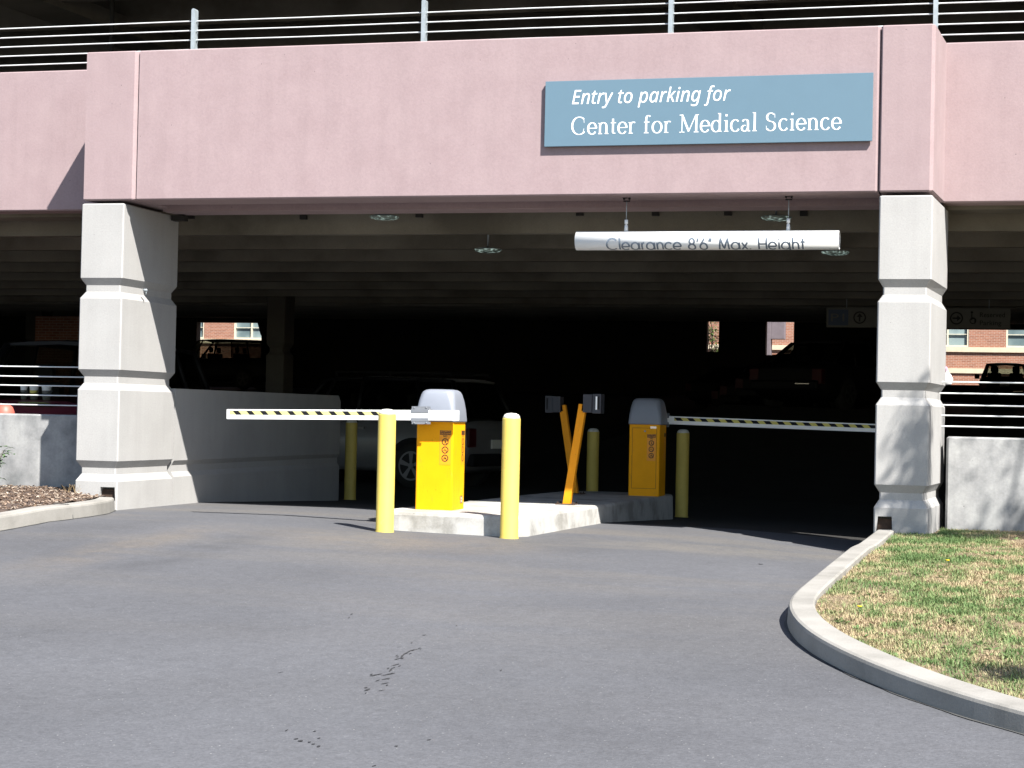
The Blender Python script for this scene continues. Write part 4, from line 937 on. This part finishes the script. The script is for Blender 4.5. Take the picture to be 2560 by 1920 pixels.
# ------------------------------------------------------------------ cars
def car(name, label, loc, rz, paint, Ln=4.7, W=1.85, kind='suv', group=None, rack=False, cat="car", plates=True):
    """nose towards +X, centred on x"""
    t_ = thing(name, label, cat, loc, rz, group)
    suv = kind == 'suv'; H = 1.78 if suv else 1.44; sh = 1.10 if suv else .93; clr = .26 if suv else .18
    hl = Ln / 2; hw = W / 2
    if suv: st = [(-hl, .50, .90, .86), (-hl + .06, .36, sh - .04, .95), (-hl + .4, clr, sh, 1), (-.2, clr, sh - .01, 1), (.75, clr, sh - .04, 1), (1.25, clr, sh - .08, .99), (hl - .35, clr + .02, sh - .17, .95), (hl - .06, .34, sh - .30, .87), (hl, .42, .72, .80)]
    else: st = [(-hl, .42, .78, .84), (-hl + .08, .30, sh - .02, .92), (-hl + .6, clr, sh + .02, .98), (-.6, clr, sh, 1), (.6, clr, sh - .03, 1), (1.0, clr, sh - .07, .99), (hl - .4, clr + .02, sh - .22, .94), (hl - .06, .30, .60, .86), (hl, .38, .56, .80)]
    b = MB(); rs = []
    for x, zb, zt, k in st:
        w_ = hw * k; half = [(0, zb), (w_ * .84, zb), (w_ * .96, zb + .08), (w_, zb + (zt - zb) * .35), (w_ * .995, zb + (zt - zb) * .62), (w_ * .965, zt - .07), (w_ * .90, zt - .01), (w_ * .55, zt + .025), (0, zt + .035)]
        rs.append([(x, -y, z) for y, z in half] + [(x, y, z) for y, z in half[::-1][1:-1]])
    b.rings(rs, 0, True); body = b.build("body", paint, t_)
    # greenhouse: roof on pillars with glass between
    if suv: base = [(-hl + .12, .90), (-hl + .12 + .75, .93), (-.25, .94), (.62, .93), (1.18, .88)]; top = [(-hl + .42, .72), (-hl + 1.05, .76), (-.28, .78), (.28, .77), (.48, .74)]
    else: base = [(-hl + .55, .84), (-.95, .92), (-.1, .94), (.55, .92), (1.12, .86)]; top = [(-1.05, .66), (-.75, .70), (-.12, .72), (.15, .71), (.30, .68)]
    zsh = lambda x: float(np.interp(x, [s_[0] for s_ in st], [s_[2] for s_ in st])) - .02
    Bp = [Vector((x, hw * k, zsh(x))) for x, k in base]; Tp = [Vector((x, hw * k, H - .03 - .02 * abs(i - 2))) for i, (x, k) in enumerate(top)]
    mir = lambda v: Vector((v.x, -v.y, v.z))
    b = MB(); rr_ = []
    for i, p in enumerate(Tp): rr_.append([(p.x, -p.y, p.z - .02), (p.x, -p.y * .97, p.z + .02), (p.x, -p.y * .5, p.z + .045), (p.x, 0, p.z + .052), (p.x, p.y * .5, p.z + .045), (p.x, p.y * .97, p.z + .02), (p.x, p.y, p.z - .02), (p.x, 0, p.z + .015)])
    b.rings(rr_, 0, True); roof = b.build("roof", 'black_car' if paint == 'maroon_car' else paint, t_)
    for m_ in (lambda v: v, mir):
        b = MB()
        for i in range(5): r_ = .05 if i in (0, 4) else .035; b.cyl(m_(Bp[i]) + Vector((0, 0, -.03)), m_(Tp[i]), r_, r_ * .8, n=8)
        for i in range(4): b.cyl(m_(Tp[i]), m_(Tp[i + 1]), .028, n=8)
        b.build("window_pillars", 'black_car' if paint in ('silver_car', 'maroon_car') else paint, t_)
    for nm, a, c in (("rear_window", 0, None), ("windshield", 4, None)):
        b = MB(); q = [Bp[a], mir(Bp[a]), mir(Tp[a]), Tp[a]]; b.add([v + Vector((0, 0, 0)) for v in q], [(0, 1, 2, 3)]); b.build(nm, 'glass', t_, fix=False)
    for s_ in (1, -1):
        for i in range(4):
            m_ = (lambda v: v) if s_ > 0 else mir; b = MB(); b.add([m_(Bp[i]), m_(Bp[i + 1]), m_(Tp[i + 1]), m_(Tp[i])], [(0, 1, 2, 3)]); b.build("side_window", 'glass_dark' if paint == 'black_car' and i < 2 else 'glass', t_, fix=False)
    # seats
    for x in (-.15, .0) if False else (-1.0, .1):
        for y in (-.38, .38):
            b = MB(); b.box((x - .09, y - .24, .55), (x + .07, y + .24, sh + .18), bev=.05); b.box((x - .06, y - .13, sh + .2), (x + .04, y + .13, sh + .40), bev=.045); b.build("seat", 'seat', t_)
    # wheels
    wr = .365 if suv else .315; wx = Ln * .292
    for x in (-wx, wx):
        for s_ in (1, -1):
            y = s_ * (hw - .10); b = MB()
            b.lathe((x, y + s_ * .02, wr), [(wr * .66, -.105), (wr - .02, -.10), (wr + .012, -.06), (wr + .012, .06), (wr - .02, .10), (wr * .66, .105)], 28, axis='Y'); ty = b.build("wheel", 'tyre', t_)
            b = MB(); yo = y + s_ * .142
            for q in range(28):
                a0, a1 = 2 * math.pi * q / 28, 2 * math.pi * (q + 1) / 28
                b.add([(x + math.cos(a) * r_, yo, wr + math.sin(a) * r_) for a, r_ in ((a0, wr * .64), (a1, wr * .64), (a1, wr * .56), (a0, wr * .56))], [(0, 1, 2, 3)])
            for q in range(5):
                a = 2 * math.pi * q / 5 + .3
                b.add([(x + math.cos(a + da) * r_, yo + .001 * s_, wr + math.sin(a + da) * r_) for r_, da in ((wr * .12, -.5), (wr * .58, -.20), (wr * .58, .20), (wr * .12, .5))], [(0, 1, 2, 3)])
            b.lathe((x, yo, wr), [(.05, 0), (.045, -.012 * s_)], 12, axis='Y'); b.build("rim", 'rim' if paint == 'silver_car' else 'rim_dark', ty, fix=False)
            # arch
            b = MB(); n = 20; ya = s_ * (hw + .004); R1, R0 = wr + .10, wr + .0
            vs = [(x + math.cos(math.pi * i / n) * R1, ya, wr + math.sin(math.pi * i / n) * R1 * .96) for i in range(n + 1)] + [(x, ya, wr)]
            b.add(vs, [(i, i + 1, n + 1) for i in range(n)]); b.build("wheel_arch", 'black', t_, fix=False)
    for s_ in (1, -1):
        b = MB(); b.box((-hl - .012, s_ * hw * .80 - .12, sh - .42), (-hl + .16, s_ * hw * .80 + .10, sh - .12), bev=.02); b.build("tail_light", 'red_lens', t_)
        b = MB(); b.box((hl - .22, s_ * hw * .66 - .17, .60), (hl - .03, s_ * hw * .66 + .17, .76), bev=.03); b.build("headlight", 'clear_lens', t_)
        b = MB(); b.box((.95, s_ * (hw + .02) - .0, sh + .02), (1.09, s_ * (hw + .20), sh + .18), bev=.02); b.build("mirror", paint, t_)
        for x in (-.45, .45): b = MB(); b.box((x, s_ * (hw * .995), sh - .17), (x + .20, s_ * (hw * .995 + .035), sh - .14)); b.build("door_handle", paint, t_)
    b = MB(); b.box((-hl - .07, -hw * .86, .38), (-hl + .1, hw * .86, .58), bev=.04); b.build("bumper", 'black' if suv else paint, t_)
    b = MB(); b.box((hl - .12, -hw * .84, .30), (hl + .05, hw * .84, .52), bev=.04); b.build("bumper", 'black' if suv else paint, t_)
    b = MB(); b.box((-hl - .075, -.62, .50), (-hl - .05, -.30, .515)); b.build("chrome_trim", 'chrome', t_)
    b = MB(); b.lathe((-hl - .04, -.55, .42), [(.035, 0), (.04, .05), (.03, .055)], 10, axis='X'); b.build("exhaust", 'chrome', t_)
    if plates: b = MB(); b.box((-hl - .03, -.16, .66), (-hl - .004, .16, .80)); b.build("licence_plate", 'paper', t_)
    if rack:
        b = MB()
        for s_ in (1, -1):
            b.cyl((-hl + .5, s_ * .6, H + .07), (.35, s_ * .6, H + .07), .018, n=8)
            for x in (-hl + .5, -.7, .35): b.cyl((x, s_ * .6, H), (x, s_ * .6, H + .07), .02, n=8)
        for x in (-1.5, -.3): b.cyl((x, -.6, H + .08), (x, .6, H + .08), .014, n=8)
        b.build("roof_rack", 'black', t_)
    return t_
def pz(x, y): return g(x, y) + .006
car("parked_car", "grey SUV with roof rack parked in the dark behind the front gate machine", (-10.45, 12.9, pz(-10, 12.9)), R(180 - 14), 'silver_car', 4.7, 1.86, 'suv', rack=True)
car("parked_car", "dark maroon car close behind the low wall left of the left column", (-10.95, 3.75, .0), R(-90), 'maroon_car', 4.5, 1.8, 'suv')
car("parked_car", "black SUV silhouetted against the brick building in the left far opening", (-32.4, 55, pz(-32, 55)), R(180), 'black_car', 5.2, 1.95, 'suv').scale = (1.06, 1.0, 1.15)
car("parked_car", "black car silhouetted in the far opening right of the right column", (-.76, 54.5, pz(-.8, 54.5)), R(90), 'black_car', 4.6, 1.85, 'sedan').scale = (1, 1, 1.13)
G5 = "dark cars parked on the ramp at the right"
for (x, y), lb in zip([(-3.75, 23.5), (-4.75, 28.2), (-5.9, 33.2), (-7.0, 38.6), (-8.9, 45)], ["nearest and rightmost of the dark cars on the ramp", "second dark car from the right on the ramp", "middle one of the dark cars on the ramp", "second dark car from the left on the ramp", "farthest and leftmost of the dark cars on the ramp"]):
    car("parked_car", lb, (x, y, pz(x, y)), R(65), 'black_car', 4.6, 1.85, 'sedan', group=G5, plates=False)

# headlamp edge with sunlight put into its coral colour, cups and a green slip on the maroon car
M['coral'] = plain("sunlit_red_coral", (.55, .12, .09), .5); M['lilac'] = plain("lilac_grey_render", (.15, .125, .14), .8)
b = MB(); b.lathe((-10.53, 1.42, .83), [(.10, -.14), (.105, 0), (.10, .10), (.08, .15), (.05, .175), (.01, .185)], 20); tag(b.build("sunlit_car_lump", 'coral'), "sunlit patch of maroon car as a coral tub just behind the left low wall", "lump")  # added shape standing in for the car's sunlit red front
for k, (x, r_, m_, lb) in enumerate([(-11.08, .040, 'paper', "smaller pale cup standing on the maroon car's bonnet"), (-10.95, .050, 'paper', "larger pale cup with yellow band on the maroon car's bonnet"), (-10.79, .054, 'paper', "wide grey cup rightmost on the maroon car's bonnet")]):
    cu = thing("paper_cup", lb, "cup", (x, 2.75, 1.075), group="cups on the maroon car")
    b = MB(); b.lathe((0, 0, 0), [(r_ * .75, -.03), (r_, .13), (r_ * 1.06, .135), (r_ * 1.06, .15), (r_ * .9, .155)], 20); b.build("cup_body", m_, cu)
    b = MB(); b.lathe((0, 0, 0), [(r_ * .905, .05), (r_ * .985, .10)], 20, cap=False); b.build("cup_band", 'stripe_y' if k == 1 else 'board', cu)
b = MB(); b.box((-.17, -.14, 0), (.17, .14, .003), mtx=Matrix.Rotation(R(-8), 4, 'X')); tag(b.build("green_paper", 'greenpaper', loc=(-10.55, 2.15, 1.015)), "green sheet of paper lying on the maroon car's bonnet", "paper")

# ------------------------------------------------------------------ brick building beyond
bb = thing("brick_building", "sunlit red brick office building with cream bands seen through the far openings", "building", (-18, 66, 1.9))
o0 = Vector((-18, 66, 1.9)); Pd = 5.095
wins = [(-.88 - Pd * k, 2.665 - Pd * k) for k in range(-1, 11) if k not in (2, 3)]
b = MB(); X0, X1 = -62, 14
edges = sorted([(a, c) for a, c in wins if a > X0 and c < X1]); cur = X0
def bx(b, x0, x1, y0, y1, z0, z1): b.box((x0 - o0.x, y0 - 66, z0 - o0.z), (x1 - o0.x, y1 - 66, z1 - o0.z))
for a, c in edges: bx(b, cur, a, 66, 66.4, 4.33, 6.35); cur = c
bx(b, cur, X1, 66, 66.4, 4.33, 6.35); bx(b, X0, X1, 66.02, 66.4, 1.5, 4.33); bx(b, X0, X1, 66.02, 66.4, 6.35, 10.5)
b.build("brick_wall", 'brick', bb)
b = MB(); bx(b, X0, X1, 65.93, 66.3, 4.11, 4.325); bx(b, X0, X1, 65.95, 66.3, 3.20, 3.41); bx(b, X0, X1, 65.95, 66.3, 10.3, 10.6); b.build("stone_band", 'sill', bb)
for a, c in edges:
    b = MB()
    for u, v in ((a, a + .07), (c - .07, c)): bx(b, u, v, 66.02, 66.12, 4.33, 6.35)
    for q in range(1, 4): xx = a + (c - a) * q / 4; bx(b, xx - .035, xx + .035, 66.04, 66.12, 4.33, 6.35)
    bx(b, a + .07, c - .07, 66.03, 66.12, 4.33, 4.40); bx(b, a + .07, c - .07, 66.05, 66.11, 4.86, 4.89); wf = b.build("window", 'winframe', bb)
    b = MB(); bx(b, a, c, 66.14, 66.16, 4.33, 6.35); b.build("pane", 'winglass', wf)
wl_ = MB(); wl_.box((0, 0, 0), (.34, .5, 3.4), bev=.02); wl_.box((.34, .02, 2.45), (.90, .48, 3.4), bev=.02); tag(wl_.build("lilac_wall", 'lilac', loc=(-10.55, 60.6, 1.9)), "pale lilac grey wall stub outside the small far opening", "wall")

# ------------------------------------------------------------------ person carrying a white bag
def skin_body(name, joints, bones, mat, parent, sub=2):
    me = bpy.data.meshes.new(name); me.from_pydata([j[0] for j in joints], bones, []); o = bpy.data.objects.new(name, me); col.objects.link(o)
    md = o.modifiers.new("skin", 'SKIN'); md.use_smooth_shade = True
    if not me.skin_vertices: me.skin_vertices.new() if hasattr(me.skin_vertices, 'new') else None
    bm = bmesh.new(); bm.from_mesh(me); lay = bm.verts.layers.skin.verify(); bm.verts.ensure_lookup_table()
    for i, j in enumerate(joints): bm.verts[i][lay].radius = (j[1], j[2] if len(j) > 2 else j[1]); bm.verts[i][lay].use_root = (i == 0)
    bm.to_mesh(me); bm.free(); o.modifiers.new("sub", 'SUBSURF').levels = sub; o.modifiers["sub"].render_levels = sub
    dg = bpy.context.evaluated_depsgraph_get(); dg.update(); m2 = bpy.data.meshes.new_from_object(o.evaluated_get(dg)); m2.materials.clear(); m2.materials.append(M[mat])
    o.modifiers.clear(); o.data = m2
    for p in m2.polygons: p.use_smooth = True
    o.parent = parent; return o
pe = thing("person", "person in a pink top carrying a white bag behind the right column", "person", (-3.42, 62.6, 1.93))
skin_body("body", [((0, 0, .95), .14, .11), ((0, 0, 1.15), .13, .09), ((0, 0, 1.38), .17, .10), ((0, 0, 1.50), .055), ((0, -.01, 1.60), .085, .095), ((0, 0, 1.70), .075),
    ((.19, 0, 1.40), .05), ((.26, -.02, 1.12), .04), ((.24, -.12, .88), .032), ((.24, -.14, .80), .03, .018), ((-.19, 0, 1.40), .05), ((-.25, .03, 1.12), .04), ((-.25, -.04, .86), .03), ((-.25, -.05, .79), .03, .018),
    ((.09, 0, .88), .09), ((.10, -.03, .48), .06), ((.10, .02, .09), .045), ((.10, -.12, .04), .04, .03), ((-.09, 0, .88), .09), ((-.10, .05, .48), .06), ((-.11, .16, .10), .045), ((-.11, .04, .05), .04, .03)],
    [(0, 1), (1, 2), (2, 3), (3, 4), (4, 5), (2, 6), (6, 7), (7, 8), (8, 9), (2, 10), (10, 11), (11, 12), (12, 13), (0, 14), (14, 15), (15, 16), (16, 17), (0, 18), (18, 19), (19, 20), (20, 21)], 'skin', pe)
skin_body("pink_top", [((0, 0, .93), .165, .125), ((0, 0, 1.15), .15, .105), ((0, 0, 1.38), .185, .115), ((.20, 0, 1.40), .07), ((.255, -.01, 1.16), .06), ((-.20, 0, 1.40), .07), ((-.25, .02, 1.16), .06)], [(0, 1), (1, 2), (2, 3), (3, 4), (2, 5), (5, 6)], 'shirt', pe)
skin_body("trousers", [((0, 0, .95), .15, .12), ((.09, 0, .86), .10), ((.10, -.03, .48), .075), ((.10, .02, .12), .06), ((-.09, 0, .86), .10), ((-.10, .05, .48), .075), ((-.11, .16, .13), .06)], [(0, 1), (1, 2), (2, 3), (0, 4), (4, 5), (5, 6)], 'jeans', pe)
skin_body("hair", [((0, .02, 1.68), .10, .105), ((0, .05, 1.60), .09, .07)], [(0, 1)], 'hair', pe)
b = MB(); 
rs = []
for z, w_, d_ in ((0, .15, .06), (.05, .19, .09), (.25, .21, .10), (.42, .15, .07), (.52, .05, .03), (.60, .02, .015)):
    rs.append([(math.cos(2 * math.pi * i / 12) * w_ * (1 + .12 * math.sin(i * 2.3 + z * 9)), math.sin(2 * math.pi * i / 12) * d_, z) for i in range(12)])
b.rings(rs, 0, True); tag(b.build("white_bag", 'white', loc=(-3.16, 62.5, 2.62)), "crumpled white bag held by the person behind the right column", "bag")

# ------------------------------------------------------------------ plants and trees
def shrub(name, label, loc, rad, hgt, n, mat, seed, cat="shrub", leaf=(.07, .03)):
    random.seed(seed); t_ = thing(name, label, cat, loc); b = MB(); tint = []; s_ = MB(); st = []
    for k in range(14):
        a = random.uniform(0, 6.28); e = random.uniform(.3, 1.0); tip = Vector((math.cos(a) * rad * e * .8, math.sin(a) * rad * e * .8, hgt * random.uniform(.6, 1.0)))
        s_.cyl((0, 0, 0), tip, .006, .002, n=5); st.append(tip)
    for k in range(n):
        tip = random.choice(st); q = random.uniform(.3, 1.05); p = tip * q + Vector((random.gauss(0, .03), random.gauss(0, .03), random.gauss(0, .03)))
        a = random.uniform(0, 6.28); d = Vector((math.cos(a), math.sin(a), random.uniform(-.3, .8))); leaf_quad(b, tint, p, d, leaf[0] * random.uniform(.6, 1.3), leaf[1] * random.uniform(.7, 1.2), .5, random.random())
    b.build("foliage", mat, t_, tint=tint, fix=False); s_.build("stem", 'bark', t_); return t_
shrub("leafy_shrub", "green leafy shrub at the left edge of the bark bed", (-9.98, .12, .15), .26, .42, 420, 'shrubleaf', 11, leaf=(.085, .042))
for k, (x, y, h_, lb) in enumerate([(-9.02, .06, .11, "dry weed stalk beside the left column's outer corner"), (-8.80, -.16, .12, "dry thin weed in front of the left column base")]):
    random.seed(50 + k); t_ = thing("dry_weed", lb, "weed", (x, y, .13), group="dry weeds by the left column"); b = MB(); tint = []
    for q in range(9):
        a = random.uniform(0, 6.28); e = random.uniform(.2, .9); tip = Vector((math.cos(a) * .09 * e, math.sin(a) * .07 * e, h_ * random.uniform(.4, 1))); b.cyl((0, 0, 0), tip, .0016, .001, n=4, smooth=False)
        for w_ in range(2): leaf_quad(b, [], tip, Vector((math.cos(a + w_), math.sin(a + w_), .4)), .018, .009)
    b.build("stalks", 'straw', t_, tint=[random.random() for _ in b.v], fix=False)
def tree(name, label, loc, h, crown, n, seed, leaf=.11, clusters=26, trunk_r=.11, aim=None):
    random.seed(seed); t_ = thing(name, label, "tree", loc); tr = MB(); cen = Vector(crown[0]); rad = Vector(crown[1]); pts = []
    P = [Vector((0, 0, -.2)), Vector((.05, .03, h * .3)), Vector((-.04, .06, h * .6)), Vector((.02, 0, h))]
    for i in range(3): tr.cyl(P[i], P[i + 1], trunk_r * (1 - .28 * i), trunk_r * (1 - .28 * (i + 1)), n=12)
    for k in range(clusters):
        while True:
            v = Vector([random.uniform(-1, 1) for _ in range(3)])
            if .35 < v.length < 1: break
        c = cen + Vector((v.x * rad.x, v.y * rad.y, v.z * rad.z)); pts.append(c)
    for c in (aim or []): pts.append(Vector(c))
    for c in pts:
        s_ = P[2].lerp(P[3], random.random()) if c.z > P[2].z else P[1].lerp(P[2], random.random())
        mid = s_.lerp(c, .5) + Vector((random.gauss(0, .1), random.gauss(0, .1), .12)); tr.cyl(s_, mid, .03, .018, n=7); tr.cyl(mid, c, .018, .006, n=6)
    tr.build("trunk", 'bark', t_); b = MB(); tint = []
    for k in range(n):
        c = random.choice(pts); p = c + Vector((random.gauss(0, .20), random.gauss(0, .20), random.gauss(0, .13)))
        a = random.uniform(0, 6.28); leaf_quad(b, tint, p, Vector((math.cos(a), math.sin(a), random.uniform(-.9, .5))), leaf * random.uniform(.6, 1.2), leaf * .45, .5, random.random())
    b.build("crown", 'leaf', t_, tint=tint, fix=False); return t_
# this tree stands right of the picture; its lowest boughs shade the right column foot and the lawn edge
S3 = Vector((1.03, -1.0, 1.65))
T0 = Vector((3.4, -3.0, 0)); aims = []
for (x, y, z), k in [((-.80, 0, 1.24), 3.5), ((-.82, 0, 1.10), 3.2), ((-.84, 0, .92), 3.3), ((-.9, 0, .70), 3.4), ((-.82, 0, .62), 3.0), ((-.98, 0, .52), 3.2), ((-.86, 0, .36), 2.9), ((-1.05, 0, .28), 3.1), ((-.9, 0, .12), 2.8), ((-.55, .2, .03), 2.9), ((-.3, .45, .03), 2.8), ((-.05, .5, .03), 2.8), ((.2, .3, .03), 2.7), ((-.1, .15, .03), 2.9)]:
    aims.append(Vector((x, y, z)) + S3 * k - T0)
tr1 = tree("ash_tree", "broadleaf tree right of the picture that shades the foot of the right column", tuple(T0), 5.6, ((.9, 0.2, 6.6), (1.5, 1.6, 1.0)), 2600, 21, leaf=.12, clusters=16, trunk_r=.12)
random.seed(5); b = MB(); tint = []; tw = MB()
for c in aims:
    tw.cyl(Vector((0, .0, 4.4)), c, .012, .004, n=5)
    for k in range(64):
        d = Vector((random.gauss(0, .11), random.gauss(0, .09), random.gauss(0, .09))); a = random.uniform(0, 6.28)
        leaf_quad(b, tint, c + d, Vector((math.cos(a), math.sin(a), random.uniform(-1.2, .2))), .11, .032, .5, random.random())
b.build("hanging_foliage", 'leaf', tr1, tint=tint, fix=False); tw.build("twigs", 'bark', tr1)
T2 = Vector((.02, -7.25, -.08)) + S3 * 1.5
tree("young_tree", "young tree right of the picture whose small crown shades the near lawn", (T2.x, T2.y, lawn_z(T2.x, -8.5)), T2.z + .1, ((.1, 0, T2.z + .12), (.22, .16, .10)), 420, 8, leaf=.07, clusters=9, trunk_r=.012) if False else None
random.seed(9); yt = thing("young_tree", "young sapling right of the picture whose small crown shades the near lawn", "tree", (T2.x + .25, T2.y, -.15)); b = MB(); tint = []
b2 = MB(); b2.cyl((0, 0, 0), (-.05, 0, 1.6), .018, .014, n=8); b2.cyl((-.05, 0, 1.6), (-.25, 0, T2.z + .2), .014, .006, n=8); b2.build("trunk", 'bark', yt)
for k in range(420):
    v = Vector((random.gauss(0, .095), random.gauss(0, .10), random.gauss(0, .075))) + Vector((random.choice([0, 0, 0, .28]), 0, random.choice([0, 0, -.03])))
    a = random.uniform(0, 6.28); leaf_quad(b, tint, Vector((-.25, 0, T2.z + .15)) + v, Vector((math.cos(a), math.sin(a), random.uniform(-.6, .6))), .07, .03, .5, random.random())
b.build("crown", 'leaf', yt, tint=tint, fix=False)
tree("street_tree", "thin dark branched tree seen through the narrow far opening", (-12.6, 60.4, 1.9), 2.6, ((0.1, 0, 2.6), (.55, .5, 1.0)), 500, 31, leaf=.16, clusters=14, trunk_r=.06)

# kinds for the setting that is one mesh
for o in col.objects:
    if o.parent is None and o.get("kind") == 'structure' and "category" in o: del o["category"]
# thin dark strip laid on the asphalt along the foot of the kerbs
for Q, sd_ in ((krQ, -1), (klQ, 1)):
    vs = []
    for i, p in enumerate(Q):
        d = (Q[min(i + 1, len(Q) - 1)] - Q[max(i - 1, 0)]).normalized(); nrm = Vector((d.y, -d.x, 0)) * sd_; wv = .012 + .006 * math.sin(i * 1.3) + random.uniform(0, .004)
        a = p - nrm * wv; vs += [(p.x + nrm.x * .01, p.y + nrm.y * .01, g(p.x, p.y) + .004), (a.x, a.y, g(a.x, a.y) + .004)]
    b = MB(); b.add(vs, [(2 * i, 2 * i + 1, 2 * i + 3, 2 * i + 2) for i in range(len(Q) - 1)]); b.build("kerb_foot_strip", 'seam_dark', kind='structure', fix=False)
